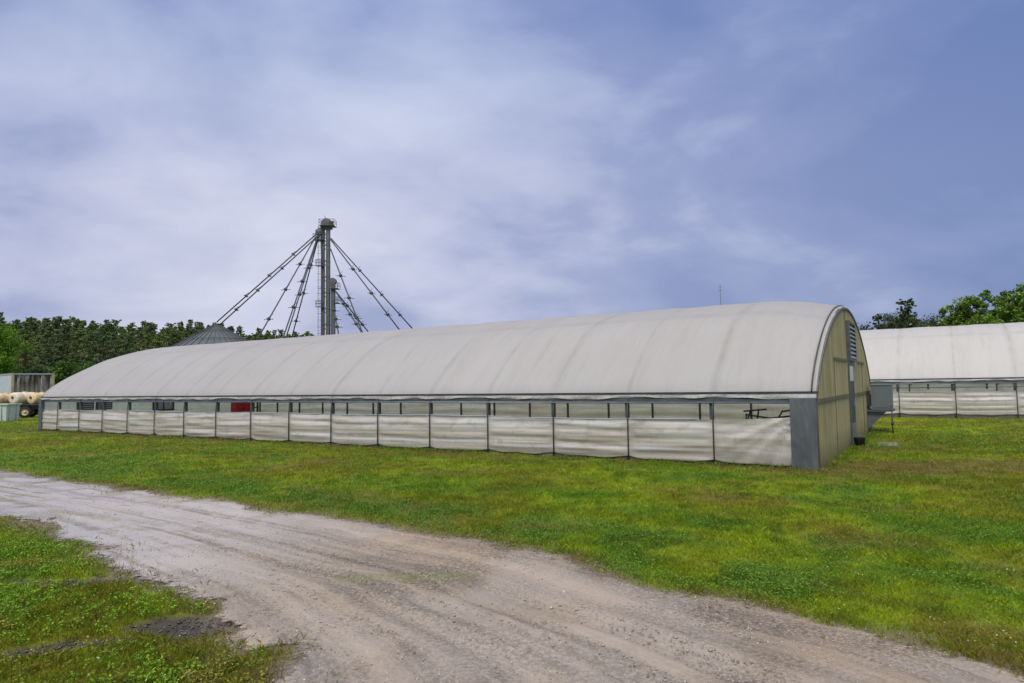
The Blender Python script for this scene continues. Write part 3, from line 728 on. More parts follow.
        MB().box(.022, 5.05, 1.58, .04, 5.87, 1.96).build('transom_panel', M['white'], dr)
        MB().box(.022, 5.05, .52, .035, 5.87, 1.58).build('door_leaf', M['dark'], dr)
        MB().box(.024, 5.05, .03, .055, 5.87, .52).build('kick_panel', M['galv'], dr)
        MB().bar((.05, 5.75, .95), (.05, 5.75, 1.1), .03).build('handle', M['galv'], dr)
        # sheet metal corner panels
        c = MB().box(-panel+.005, -.12, .0, -.006, .0, hem-.1); c.build('corner_panel', M['sheet'], g)
        MB().box(-L-.02, -.12, .0, -L+.22, .0, hem-.1).build('corner_panel', M['sheet'], g)
        # things built into the far gable, seen through the open side
        w = MB().box(-L+.02, 4.75, .60, -L+.07, 4.83, 1.22); w.box(-L+.02, 5.75, .60, -L+.07, 5.83, 1.22); w.box(-L+.02, 4.83, .60, -L+.07, 5.75, .68); w.box(-L+.02, 5.26, .68, -L+.07, 5.32, 1.22)
        wf = w.build('window', M['dark'], g); MB().box(-L+.02, 4.83, .68, -L+.045, 5.75, 1.22).build('pane', M['ltgrey'], wf)
        for ya in (1.35, 2.15):
            f = MB().box(-L+.02, ya, .78, -L+.12, ya+.68, 1.3).build('exhaust_fan', M['beam'], g)
            for q in range(5): MB().box(-L+.12, ya+.05, .83+q*.09, -L+.14, ya+.63, .87+q*.09).build('fan_slat', M['ltgrey'], f)
        # evaporative cooler on its bracket at the far corner of the gable
        cb = MB().box(.14, 9.35, .70, .66, 10.35, 1.42).build('cooler', M['cooler'], g)
        cm = MB().box(.12, 9.33, 1.42, .68, 10.37, 1.45); cm.build('lid', M['cooler'], cb)
        MB().box(.20, 9.337, .76, .60, 9.349, 1.36).build('access_panel', M['cooler'], cb)
        MB().box(.012, 9.5, .80, .14, 10.2, 1.15).build('cooler_duct', M['dark'], g)
        b = MB().box(.012, 9.3, .64, .70, 10.4, .695); b.build('cooler_shelf', M['beam'], g)
        b = MB(); b.add([(.03, 9.42, .64), (.52, 9.42, .64), (.03, 9.42, .12), (.03, 9.46, .64), (.52, 9.46, .64), (.03, 9.46, .12)], [(0, 2, 1), (3, 4, 5), (0, 1, 4, 3), (1, 2, 5, 4), (2, 0, 3, 5)])
        b.build('shelf_brace', M['galv'], g)
        b = MB().tube([(.67, 9.28, -.05), (.67, 9.28, .85)], .016, 8); b.tube([(.67, 9.28, .30), (.67, 9.20, .30)], .02, 8); b.box(.635, 9.245, .26, .705, 9.315, .34); b.build('water_pipe', M['dark'], g, True)
    else:
        MB().tube([(-x0, -.02, (ctop+hem-.2)/2+.02), (-L+.1, -.02, (ctop+hem-.2)/2+.02)], .014, 6).build('side_rail', M['post'], g, True)
        for s in posts[:-1]:
            MB().box(-s-.95, .0, hem-.42, -s-.88, .06, hem-.12).build('hanger', M['post'], g)
            MB().box(-s-.09, -.03, hem-.40, -s+.03, -.004, hem-.17).build('bracket', M['post'], g)
    return g
G1 = greenhouse('greenhouse', (NX, NY, 0), 'long arched white plastic greenhouse with yellowed gable end, filling the middle of the photo', W1, L1, 1.40, 1.985, .093, 1.8, 17, .865, .045, .46, M['film'])
G2 = greenhouse('greenhouse', (O2[0], O2[1], 0), 'white plastic greenhouse behind at the right, cut off by the right edge of the photo', 10.9, 31, 1.56, 2.28, 1.2, 1.95, 16, 1.03, .14, .10, M['film2'], full=False, inflate=.45)

def loc1(lx, ly, z=0):
    return (NX-U[0]*lx+V_[0]*ly, NY-U[1]*lx+V_[1]*ly, z)
# red cabinet inside the far end
t = empty('cabinet', loc1(-29.6, 9.05, .012), RZ); tag(t, 'bright red cabinet seen through the open side of the long greenhouse', 'cabinet')
MB().box(-.25, -.42, 0, .25, .42, .95).build('body', M['red'], t)
MB().box(.252, -.40, .05, .27, -.01, .9).build('door', M['red'], t); MB().box(.252, .01, .05, .27, .40, .9).build('door', M['red'], t)
MB().box(.272, -.05, .5, .30, -.03, .62).build('handle', M['dark'], t)
for ly, c in ((9.75, 'green'), (8.35, 'green')):
    pass
t = empty('hose_rack', loc1(-29.4, 9.85, .012), RZ); tag(t, 'slim green rack standing right of the red cabinet inside the greenhouse', 'rack')
MB().box(-.1, -.16, 0, .0, -.10, 1.1).build('upright', M['green'], t); MB().box(-.1, .10, 0, 0, .16, 1.1).build('upright', M['dark'], t); MB().box(-.09, -.1, .55, -.01, .1, .6).build('shelf', M['dark'], t); MB().box(-.09, -.1, .85, -.01, .1, .9).build('shelf', M['dark'], t)
# tangle of piping inside the near corner
t = empty('pipe_rack', loc1(-.95, .75, .012), RZ); tag(t, 'dark jumble of pipe fittings behind the open strip beside the metal corner panel', 'pipework')
m = MB()
for p, q in (((-.55, 0, .80), (.45, .1, .92)), ((-.5, 0, .93), (.4, .05, .80)), ((-.3, 0, .74), (-.25, 0, 1.05)), ((.05, 0, .76), (.2, .05, 1.02)), ((-.55, 0, 1.0), (-.1, 0, 1.04)), ((.2, 0, 1.0), (.5, 0, 1.05)), ((-.5, .02, .75), (-.42, .02, 1.0))):
    m.tube([p, q], .018, 6)
m.build('pipes', M['dark'], t, True)
for X in (-.5, .4): MB().tube([(X, 0, 0), (X, 0, .95)], .02, 6).build('leg', M['post'], t, True)

# items by the gable door
t = MB().box(-.22, -.45, -.03, .22, .45, .02); t = t.build('step_slab', M['concrete']); t.location = loc1(.75, 5.6, .0); t.rotation_euler = (0, 0, RZ+.1)
tag(t, 'flat pale concrete slab in the grass outside the gable door', 'slab')
t = empty('bucket', loc1(.22, 4.7, 0), RZ); tag(t, 'small black bucket on the grass against the gable wall by the door', 'bucket')
m = MB().lathe((0, 0, 0), (0, 0, 1), [(0, 0), (0, .10), (.22, .13), (.23, .138), (.23, .122), (.02, .09), (.02, 0)], 18); m.build('body', M['rubber'], t, True)
MB().tube([(-.13*math.cos(a), .0, .22+.05*math.sin(a)) for a in np.linspace(0, math.pi, 9)], .004, 5).build('handle', M['galv'], t, True)

# ------------------------------------------------------------ container, tank trailer, tub
def container():
    t = empty('storage_container', (-34.75, 46.6, 0), 0)
    tag(t, 'corrugated storage container with dark mildew stains beyond the long greenhouse', 'container')
    m_, nt, out = mat('mildewed_container_paint'); n = N(nt); co = n('TexCoord').outputs['Object']
    stk = n.noise(n.scale(co, (3.2, 3.2, .45)), 1.0, 6, .7, .3); z = n('SeparateXYZ', i_0=co).outputs[2]
    c = n.mix(n.mapr(n.noise(co, 1.5, 4), .35, .7), (.34, .36, .34), (.44, .45, .42))
    k = n.math('MULTIPLY', n.mapr(stk, .38, .50), n.mapr(n.math('ADD', z, n.math('MULTIPLY', stk, -2.2)), -.7, 1.2)); c = n.mix(k, c, (.05, .036, .028))
    c = n.mix(n.mapr(n.noise(n.scale(co, (5, 5, .4)), 1.1, 5, .6), .58, .7, 0, .8), c, (.20, .13, .05))
    p = n('BsdfPrincipled', i_Base_Color=c, i_Roughness=.7); nt.links.new(p.outputs[0], out.inputs[0])
    pale = simple('pale_container_side', (.46, .52, .58), .6, 0, .1, 1.2, (.2, .2, .2), .4, .1, (3, 3, .4))
    # local frame: end wall normal and side wall normal
    w = 2.5; L = 8; H = 2.95
    t.rotation_euler = (0, 0, math.atan2(.75, .66))
    # end wall lies in local x (width), facing -y ; long side faces -x
    def corr(p0, p1, z0, z1, nrm, pitch=.28, dp=.04):
        p0 = Vector(p0); p1 = Vector(p1); L_ = (p1-p0).length; d = (p1-p0)/L_; n_ = Vector(nrm); vs = []; fs = []; pts = []; k = 0.; 
        while k < L_-.001:
            for a, b in ((0, 0), (.3, 0), (.5, 1), (.8, 1)):
                q = k+a*pitch
                if q < L_: pts.append(p0+d*q-n_*dp*b)
            k += pitch
        pts.append(p1.copy())
        for q in pts: vs += [(q.x, q.y, z0), (q.x, q.y, z1)]
        for i in range(len(pts)-1): fs.append((2*i, 2*i+2, 2*i+3, 2*i+1))
        return MB().add(vs, fs)
    corr((.08, 0, 0), (w-.08, 0, 0), .2, H-.08, (0, -1, 0)).build('end_wall', m_, t)
    corr((0, L-.08, 0), (0, .08, 0), .2, H-.08, (-1, 0, 0)).build('side_wall', pale, t)
    corr((w, .08, 0), (w, L-.08, 0), .2, H-.08, (1, 0, 0)).build('side_wall', pale, t)
    corr((w-.08, L, 0), (.08, L, 0), .2, H-.08, (0, 1, 0)).build('end_wall', m_, t)
    MB().box(.0, .0, H-.09, w, L, H-.03).build('roof', pale, t)
    for x in (-.02, w-.13):
        for y in (-.02, L-.13): MB().box(x, y, .08, x+.15, y+.15, H).build('corner_post', M['treadd'], t)
    for (a, b) in (((.1, -.015, H-.12), (w-.1, .08, H-.005)), ((.1, -.015, .08), (w-.1, .08, .22)), ((-.015, .1, H-.12), (.08, L-.1, H-.005)), ((-.015, .1, .08), (.08, L-.1, .22))):
        MB().box(*a, *b).build('rail', M['ltgrey'], t)
container()

def trailer():
    t = empty('tank_trailer', (-31.45, 43.2, 0), R(24)); tag(t, 'dark trailer loaded with cream and white plastic tanks by the container', 'trailer')
    # local x: along the trailer (towards right in picture), -y faces the camera
    f = MB()
    f.box(-1.6, -.75, .55, 2.3, -.65, .80); f.box(-1.6, .65, .55, 2.3, .75, .80)
    for x in (-1.6, -.7, .2, 1.1, 2.2): f.box(x, -.65, .64, x+.1, .65, .76)
    f.bar((-1.6, -.7, .7), (-2.3, 0, .5), .09); f.bar((-1.6, .7, .7), (-2.3, 0, .5), .09)
    f.build('frame', M['dark'], t)
    MB().box(-.5, -.95, .78, 1.1, -.72, .83).build('mudguard', M['dark'], t)
    for x, mt, ln in ((-1.25, 'cream', 1.0), (-.3, 'wtank', 1.3), (.65, 'cream', 1.0), (1.6, 'wtank', 1.0)):
        r = .375 if ln == 1.0 else .395
        m = MB().lathe((x-.1, -.72, .82+r), (.55, .83, 0), [(0, 0), (.0, r*.62), (.03, r*.85), (.1, r), (.5, r), (.52, r*.97), (.56, r*.97), (.58, r), (.98, r), (1.0, r*.97), (1.04, r*.97), (1.06, r), (1.46, r), (1.53, r*.85), (1.56, r*.6), (1.56, 0)], 28)
        o = m.build('tank', M[mt], t, True)
        MB().lathe((x-.1, -.715, .82+r*1.2), (-.55, -.83, 0), [(0, .08), (.05, .08), (.06, .06), (.06, 0)], 14).build('cap', M['post'], o)
        MB().lathe((x+.38, 0, .82+r*2-.02), (0, 0, 1), [(0, .12), (.05, .12), (.06, .1), (.06, 0)], 14).build('lid', M[mt], o)
        MB().tube([(x-.32, -.60, .82+.2), (x-.12, -.78, .84), (x+.2, -.85, .82)], .022, 6).build('hose', M['dark'], o)
    for y in (-.86, .86):
        for x in (.3,):
            w = MB().lathe((x, y-.11 if y < 0 else y+.11, .36), (0, 1 if y < 0 else -1, 0), [(0, .20), (0, .31), (.03, .355), (.11, .365), (.19, .355), (.22, .31), (.22, .2)], 28).build('wheel', M['rubber'], t, True)
            MB().lathe((x, y-.10 if y < 0 else y+.10, .36), (0, 1 if y < 0 else -1, 0), [(.0, .205), (.03, .2), (.05, .14), (.02, .07), (.0, .06), (.0, 0)], 20).build('rim', M['cream'], w, True)
    MB().tube([(.3, -.8, .36), (.3, .8, .36)], .05, 8).build('axle', M['dark'], t)
    MB().tube([(-2.1, 0, .0), (-2.1, 0, .55)], .04, 8).build('jack', M['dark'], t)
trailer()

def tub():
    t = empty('stock_tub', (-29.75, 38.3, 0), R(10)); tag(t, 'pale green rectangular tub with raised rim on the grass at the left edge', 'tub')
    W, D, H = 2.4, 1.4, .95
    vs = []; fs = []
    def ring(ex, z): return [(-W/2-ex, -D/2-ex, z), (W/2+ex, -D/2-ex, z), (W/2+ex, D/2+ex, z), (-W/2-ex, D/2+ex, z)]
    rings = [ring(-.06, 0), ring(0, .9), ring(.07, .92), ring(.07, .98), ring(-.02, .98), ring(-.1, .08)]
    for rr in rings: vs += rr
    for i in range(5):
        for k in range(4): fs.append((i*4+k, i*4+(k+1) % 4, i*4+4+(k+1) % 4, i*4+4+k))
    fs.append((3, 2, 1, 0)); fs.append((20, 21, 22, 23))
    MB().add(vs, fs).build('shell', M['tub'], t)
    for x in (-.9, -.45, 0, .45, .9): MB().box(x-.03, -D/2-.035, .03, x+.03, -D/2+.03, .9).build('rib', M['tub'], t)
    for y in (-.35, .35): MB().box(W/2-.03, y-.03, .03, W/2+.03, y+.03, .9).build('rib', M['tub'], t)
tub()

# ------------------------------------------------------------ grain leg, spouts, bin
def grain():
    Y0 = 100.
    t = empty('grain_elevator', (at(327, 300, Y0).x, Y0, 0)); tag(t, 'tall steel grain elevator tower with spouts fanning out behind the long greenhouse', 'grain elevator')
    ox = t.location.x
    def P(x, y, Y=Y0): q = at(x, y, Y); return Vector((q.x-ox, q.y-Y0, q.z))
    k = Y0/FO
    ztop = P(327, 226).z
    # twin leg casings
    for xx, ww in ((-.60, .2), (.16, .26)):
        m = MB().box(xx-ww, -.3, 0, xx+ww, .3, ztop)
        for z in np.arange(1.2, ztop, 2.4): m.box(xx-ww-.04, -.34, z, xx+ww+.04, .34, z+.07)
        m.build('leg_casing', M['tower'], t)
    m = MB()
    for z in np.arange(1, ztop-.5, 2.4):
        m.bar((-.35, -.2, z), (.25, -.2, z+1.2), .07); m.bar((.25, -.2, z+1.2), (-.35, -.2, z+2.4), .07)
    m.build('lacing', M['tower'], t)
    # ladder cage
    m = MB(); cx = -.95
    for dx in (-.22, .22): m.bar((cx+dx, -.55, 0), (cx+dx, -.55, ztop), .05)
    for z in np.arange(.4, ztop, .4): m.bar((cx-.22, -.55, z), (cx+.22, -.55, z), .03)
    for z in np.arange(2.5, ztop, 1.0):
        m.tube([(cx+.38*math.cos(a), -.6-.35*abs(math.sin(a)), z) for a in np.linspace(0, math.pi, 7)], .025, 4)
    m.build('ladder', M['tower'], t)
    def platform(x0, x1, y0, y1, z, name='platform'):
        m = MB().box(x0, y0, z-.08, x1, y1, z)
        for hh in (.45, .85):
            for a, b in (((x0, y0), (x1, y0)), ((x1, y0), (x1, y1)), ((x1, y1), (x0, y1)), ((x0, y1), (x0, y0))): m.bar((*a, z+hh), (*b, z+hh), .05)
        for q in np.linspace(0, 1, 4):
            for yy in (y0, y1): m.bar((x0+(x1-x0)*q, yy, z), (x0+(x1-x0)*q, yy, z+.85), .045)
        return m.build(name, M['tower'], t)
    # head house: rounded pulley housing, platform
    zp = P(327, 226).z; platform(-1.0, 1.2, -.9, .9, zp)
    hd = MB().lathe((-.05, -.4, zp+.35), (0, 1, 0), [(0, 0), (0, .72), (.08, .8), (.72, .8), (.8, .72), (.8, 0)], 18); hd.box(-.85, -.38, zp-.5, .75, .38, zp+.35)
    hd.build('head_housing', M['tower'], t); MB().box(.5, -.75, zp+.1, 1.1, -.35, zp+.6).build('motor', M['post'], t)
    # distributor
    zd = P(322, 233).z; MB().lathe((-1.05, 0, zd-.5), (0, 0, 1), [(0, 0), (0, .25), (.35, .7), (.9, .7), (1.3, .2), (1.3, 0)], 14).build('distributor', M['tower'], t, True)
    platform(-1.9, -.35, -.8, .8, P(322, 240).z)
    for yy in (266, 307): platform(-1.5, -.3, -.8, -.28, P(322, yy).z, 'landing')
    # second shorter leg
    z2 = P(331, 286).z
    m = MB().box(.62, -.3, 0, 1.2, .3, z2+.6); m.build('leg_casing', M['tower'], t)
    MB().lathe((.92, -.35, z2+.7), (0, 1, 0), [(0, 0), (0, .5), (.7, .5), (.7, 0)], 14).build('head_housing', M['tower'], t)
    platform(.6, 1.75, -.8, .8, z2-.4); platform(1.2, 1.8, -.7, .7, P(331, 303).z)
    # spouts
    SP = [((321.6, 229.4), (216.8, 322), 100, .9), ((320.5, 233.6), (219.2, 325.2), 100, 1.1), ((315.5, 237), (260.6, 333.7), 88, .0), ((318, 235.5), (285, 332), 86, 0), ((318.6, 235.5), (287.8, 332), 90, 0), ((319, 235.5), (293.5, 331), 112, 0), ((321, 237), (324, 331), 114, 0),
          ((330.6, 249), (361, 329), 90, 0), ((335, 290.5), (359.5, 329), 94, 0), ((336, 291.7), (366, 329), 108, 0), ((330.6, 239.5), (396.8, 326.3), 92, 0), ((330.6, 238), (409.5, 325.4), 106, 0), ((332.6, 300), (338, 331), 92, 0)]
    for i, (a, b, Yb, _) in enumerate(SP):
        p = P(*a, Y0+random.uniform(-.4, .4)); q = P(*b, Yb)
        if i > 1: q = p+(q-p)*1.32
        m = MB().tube([p, q], .095, 8); o = m.build('spout', M['spout'], t, True)
        d = (q-p); L = d.length; d.normalize(); side = d.cross(Vector((0, 0, 1))).normalized()
        for fr in {0: (.27, .5, .72), 1: (.38, .62, .83), 2: (.3, .56, .84), 3: (.5, .75), 4: (.35, .62), 5: (.28, .56, .86), 6: (.5,)}.get(i, (.35, .62, .85)):
            fr *= .78 if i > 1 else 1
            c = p+(q-p)*fr; j = MB()
            j.bar(c-side*.75+Vector((0, 0, -.05)), c+side*.75+Vector((0, 0, -.05)), .07); j.bar(c-d*.5+Vector((.35, 0, .3)), c+d*.1-Vector((.35, 0, -.1)), .05); j.lathe(c-d*.1, d, [(0, .1), (0, .24), (.2, .24), (.2, .1)], 10)
            j.build('spout_bracket', M['spout'], o)
    # bin
    ap = at(216.5, 323.5, 100.); b = empty('grain_bin', (ap.x, ap.y, 0)); tag(b, 'round grain bin with conical grey steel roof behind the long greenhouse', 'grain bin')
    Rb = 6.6; ze = ap.z-Rb*.60
    m = MB(); n = 64; vs = []; fs = []; nz = 60
    for j in range(nz+1):
        z = ze*j/nz; r = Rb-.12+.03*math.sin(j*math.pi)+(.02 if j % 2 else -.02)
        vs += [(r*math.cos(2*math.pi*k/n), r*math.sin(2*math.pi*k/n), z) for k in range(n)]
    for j in range(nz):
        for k in range(n): fs.append((j*n+k, j*n+(k+1) % n, (j+1)*n+(k+1) % n, (j+1)*n+k))
    MB().add(vs, fs).build('wall', M['binwall'], b, True)
    rf = MB().lathe((0, 0, ze-.05), (0, 0, 1), [(0, Rb+.08), (.06, Rb+.08), (ap.z-ze-.25, .55), (ap.z-ze-.25, .4), (ap.z-ze+.05, .38), (ap.z-ze+.08, 0)], 48).build('roof', M['binroof'], b)
    m = MB()
    for k in range(36):
        a = 2*math.pi*k/36; ca, sa = math.cos(a), math.sin(a)
        m.bar((Rb*ca*1.01, Rb*sa*1.01, ze+.05), (.6*ca, .6*sa, ap.z-.28), .06, .11)
    m.build('roof_rib', M['binroof'], rf)
    m = MB()
    for q, rr in ((.35, .36), (.68, .7)):
        pts = []
        for k in range(49):
            a = 2*math.pi*k/48; r = Rb*(1-q)+.2; pts.append((r*math.cos(a), r*math.sin(a), ze+(ap.z-ze)*q+.16))
        m.tube(pts, .04, 5, False)
    m.build('roof_ring', M['binroof'], rf)
    # ladder rail up the roof on the left
    m = MB(); a = R(205); ca, sa = math.cos(a), math.sin(a)
    for dy in (-.3, .3): m.bar((Rb*ca, Rb*sa+dy, ze-5), (Rb*ca, Rb*sa+dy, ze+1.2), .06)
    for q in range(12): m.bar((Rb*ca, Rb*sa-.3, ze-5+q*.5), (Rb*ca, Rb*sa+.3, ze-5+q*.5), .04)
    m.build('ladder', M['tower'], b)
grain()
# far slim radio mast
p = at(720, 284, 120.); t = empty('radio_mast', (p.x, p.y, 0)); tag(t, 'thin distant radio mast above the greenhouse roof', 'mast')
MB().tube([(0, 0, 0), (0, 0, p.z)], [.09, .03], 6).build('pole', M['tower'], t); m = MB(); m.bar((-.35, 0, p.z-1.2), (.35, 0, p.z-1.2), .05); m.bar((-.25, 0, p.z-.5), (.25, 0, p.z-.5), .05); m.build('antenna', M['tower'], t)

# ------------------------------------------------------------ trees
def leaf_cloud(centres, radii, per, size, cols, squash=.75, rs=None):
    rs = rs or rng
    n = len(centres); c = np.repeat(np.asarray(centres), per, 0); rad = np.repeat(np.asarray(radii), per)
    d = rs.normal(0, 1, (n*per, 3)); d /= np.linalg.norm(d, axis=1)[:, None]; d *= (rs.random(n*per)**.45)[:, None]; d[:, 2] *= squash
    p = c+d*rad[:, None]
    col = np.repeat(np.asarray(cols), per, 0)*rs.uniform(.7, 1.35, (n*per, 1))
    V, F, C = leaves(p[:, 0], p[:, 1], p[:, 2], rs.uniform(.65, 1.35, n*per)*size, col, .9)
    return V, F, C
def pine_proto(name, H, seed, crown0=.4, spread=.16, col=(.06, .09, .04), per=30, rnd_top=False):
    rs = np.random.default_rng(seed); rnd = random.Random(seed)
    root = empty(name); tr = MB(); lean = rs.normal(0, .012, 2)*H
    pts = [(lean[0]*t*t, lean[1]*t*t, H*t) for t in np.linspace(0, .97, 9)]
    tr.tube(pts, [H*.0125*(1-.85*t)+.02 for t in np.linspace(0, 1, 9)], 7)
    C, Rd, Co = [], [], []
    z = crown0*H
    while z < H*.985:
        f = (z-crown0*H)/(H*(1-crown0)); rad = spread*H*(1-f)**.7*min(1, .55+1.6*f)*1.15+H*.012
        if rnd_top: rad = spread*H*math.sin(math.pi*min(.93, .2+.74*f))**.6*(.75+.25*math.sin(z*2.1))
        nb = rnd.randint(3, 5)
        for k in range(nb):
            a = rnd.uniform(0, 6.28); l = rad*rnd.uniform(.3, 1.35); up = rnd.uniform(.05, .45)*l
            b = (pts[0][0]+lean[0]*(z/H)**2, lean[1]*(z/H)**2, z); e = (b[0]+l*math.cos(a), b[1]+l*math.sin(a), z+up)
            tr.tube([b, ((b[0]+e[0])/2, (b[1]+e[1])/2, z+up*.35), e], [H*.0035, H*.0025, H*.0012], 4, False)
            for q in (.45, .72, 1.0):
                if q < .6 and l < rad*.6: continue
                C.append([b[0]+(e[0]-b[0])*q+rs.normal(0, .1), b[1]+(e[1]-b[1])*q+rs.normal(0, .1), z+up*q+rs.normal(.1, .15)]); Rd.append(H*.021*rnd.uniform(.5, 1.6)*(1.1-.6*f)); Co.append(np.array(col)*rnd.uniform(.7, 1.45)+np.array([.012, .01, 0])*rnd.random())
        z += H*.026*rnd.uniform(.7, 1.4)
    C.append([lean[0], lean[1], H*.985]); Rd.append(H*.012); Co.append(np.array(col)*1.2)
    tr.build('trunk', M['bark'], root, True)
    V, F, Cc = leaf_cloud(C, Rd, per, .13 if H > 12 else .12, Co, .6, rs)
    np_mesh('crown', V, F, M['leaf'], root, attrs={'col': ('FLOAT_COLOR', Cc)}); return root
def broad_proto(name, H, rad, seed, col=(.06, .115, .016), per=90, n_limb=9, size=.13, base=.28, clump=.075, dens=1.):
    rs = np.random.default_rng(seed); rnd = random.Random(seed); root = empty(name); tr = MB()
    tr.tube([(0, 0, 0), (rs.normal(0, .1), 0, H*.18), (rs.normal(0, .2), rs.normal(0, .2), H*.4), (rs.normal(0, .2), rs.normal(0, .2), H*.72)], [H*.025, H*.02, H*.014, H*.005], 8)
    C, Rd, Co = [], [], []
    for k in range(n_limb):
        a = 6.283*k/n_limb+rnd.uniform(-.35, .35); z0 = H*rnd.uniform(base*.75, .6); l = rad*rnd.uniform(.6, 1.); zz = min(H*.95, z0+H*rnd.uniform(.1, .5))
        e = Vector((l*math.cos(a), l*math.sin(a), zz)); b = Vector((0, 0, z0)); mid = (b+e)/2+Vector((0, 0, H*.05))
        tr.tube([b, mid, e], [H*.010, H*.006, H*.002], 5, False)
        for j in range(int(11*dens)):
            q = rnd.uniform(.3, 1.08); pos = b+(mid-b)*min(1, q*2) if q < .5 else mid+(e-mid)*(q*2-1)
            e2 = pos+Vector((rs.normal(0, rad*.2), rs.normal(0, rad*.2), abs(rs.normal(0, H*.09)))); e2.z = min(e2.z, H)
            tr.tube([pos, e2], [H*.003, H*.001], 4, False)
            C.append(tuple(e2)); Rd.append(H*clump*rnd.uniform(.6, 1.35)); Co.append(np.array(col)*rnd.uniform(.6, 1.5))
    for j in range(int(14*dens)):
        a = rnd.uniform(0, 6.28); q = rad*.55*math.sqrt(rnd.random()); C.append((q*math.cos(a), q*math.sin(a), H*rnd.uniform(.72, .96))); Rd.append(H*clump*rnd.uniform(.6, 1.2)); Co.append(np.array(col)*rnd.uniform(.7, 1.5))
    tr.build('trunk', M['bark'], root, True)
    V, F, Cc = leaf_cloud(C, Rd, per, size, Co, .8, rs)
    np_mesh('crown', V, F, M['leaf'], root, attrs={'col': ('FLOAT_COLOR', Cc)}); return root

protos = [pine_proto('pine_tree', 17, 100+i, crown0=(.22, .3, .26, .38, .2, .33)[i], spread=(.15, .13, .17, .14, .16, .15)[i], col=((.13, .20, .085), (.14, .21, .085), (.175, .24, .08), (.12, .195, .095), (.165, .245, .08), (.14, .20, .10))[i]) for i in range(6)]
used = set(); kinds = 'pine in the dense dark wood that rises behind the left half of the long greenhouse'
def put(i, x, y, s, rz, label, group=None):
    if i in used: o = copy_tree(protos[i])
    else: o = protos[i]; used.add(i)
    o.location = (x, y, -.05); o.scale = (s*random.uniform(.9, 1.2), s*random.uniform(.9, 1.2), s); o.rotation_euler = (0, 0, rz); tag(o, label, 'tree', group); return o
GR = 'pines of the wood behind the long greenhouse'
def topline(px):   # tree top heights in the picture
    return np.interp(px, [-60, 0, 20, 60, 130, 160, 200, 240, 262, 300, 330], [318, 322, 322, 320, 325, 326, 323, 331, 331, 333, 336])
rows = [(134, 13), (143, 12), (152, 11), (163, 10), (174, 9)]
for ri, (Y, step) in enumerate(rows):
    px = -58+ri*5
    while px < 322:
        q = at(px, topline(px)+random.uniform(-5, 7)+(4 if ri < 2 else 0), Y+random.uniform(-3, 3))
        put(random.randrange(6), q.x, q.y, q.z/17., random.uniform(0, 6.28), kinds, GR)
        px += step*random.uniform(.65, 1.25)
# understory bushes at the wood's edge
bp = [broad_proto('bush', 6, 3.2, 300+i, ((.07, .15, .03), (.045, .085, .03), (.09, .19, .03))[i], 60, 7, .17, .1, .13, .8) for i in range(3)]; bu = set()
px = -50
while px < 330:
    i = random.choice((0, 1, 1, 2)); o = copy_tree(bp[i]) if i in bu else bp[i]; bu.add(i)
    q = at(px, 380, 130+random.uniform(-4, 5)); s = random.uniform(.65, 1.25); o.location = (q.x, q.y, -.2); o.scale = (s*1.2, s*1.1, s); o.rotation_euler = (0, 0, random.uniform(0, 6)); tag(o, 'low green bush at the foot of the pine wood on the left', 'bush', 'bushes at the foot of the pine wood')
    px += random.uniform(9, 15)
# bright green broadleaf tree at the left edge
q = at(-2, 324, 96); t = broad_proto('broadleaf_tree', q.z, 3.6, 411, (.12, .26, .02), 110, 12, .13, .10, .10, 1.5); t.location = (q.x-.5, q.y, 0); tag(t, 'bright green leafy tree at the left edge in front of the dark pines', 'tree')
q = at(-1, 311, 120); t = pine_proto('pine_tree', q.z, 77, .45, .10); t.location = (q.x, q.y, 0); tag(t, 'tallest pine top standing above the bright green tree at the left edge', 'tree')
# trees behind the right greenhouse
q = at(879, 314, 105); t = pine_proto('pine_tree', q.z, 501, .5, .17, (.07, .10, .045), 34, True); t.location = (q.x, q.y, 0); tag(t, 'lower flat-topped pine just right of the yellowed gable peak', 'tree')
q = at(905, 300, 104); t = pine_proto('pine_tree', q.z, 513, .42, .17, (.06, .095, .04), 44, True); t.location = (q.x, q.y, 0); tag(t, 'tall dark pine above the right greenhouse, with open sky to its right', 'tree')
for px_, py_, Y_, sd_ in ((893, 318, 112, 61), (868, 322, 112, 62), (921, 318, 108, 64)):
    q = at(px_, py_, Y_); t = broad_proto('understory_tree', q.z, 3.0, sd_, (.03, .055, .018), 60, 8, .15, .3, .10, 1.)
    t.location = (q.x, q.y, 0); tag(t, {61: 'low dark tree filling the gap between the two pines at the right', 62: 'low dark tree partly hidden by the yellowed gable peak', 64: 'low dark tree at the right foot of the tall dark pine'}[sd_], 'tree')
q = at(955, 302, 80); t = broad_proto('broadleaf_tree', q.z, 2.9, 523, (.125, .21, .022), 60, 10, .17, .3, .055, 1.3); t.location = (q.x, q.y, 0); tag(t, 'smaller yellow green leafy tree left of the big one at the right edge', 'tree')
q = at(1000, 289, 74); t = broad_proto('broadleaf_tree', q.z, 5.0, 531, (.10, .19, .022), 60, 14, .17, .3, .045, 2.0); t.location = (q.x+.4, q.y, 0); tag(t, 'largest airy green tree above the right greenhouse at the right edge', 'tree')
q = at(1050, 296, 84); t = broad_proto('broadleaf_tree', q.z, 4.6, 535, (.11, .19, .024), 46, 12, .17, .3, .075, 1.4); t.location = (q.x, q.y, 0); tag(t, 'leafy tree mostly cut off by the right edge of the photo', 'tree')
q = at(942, 320, 95); t = broad_proto('bush', q.z, 4.0, 541, (.035, .07, .016), 70, 9, .15, .2, .1, 1.2); t.location = (q.x, q.y, 0); tag(t, 'dark bushy growth low between the tall pine and the leafy trees', 'bush')

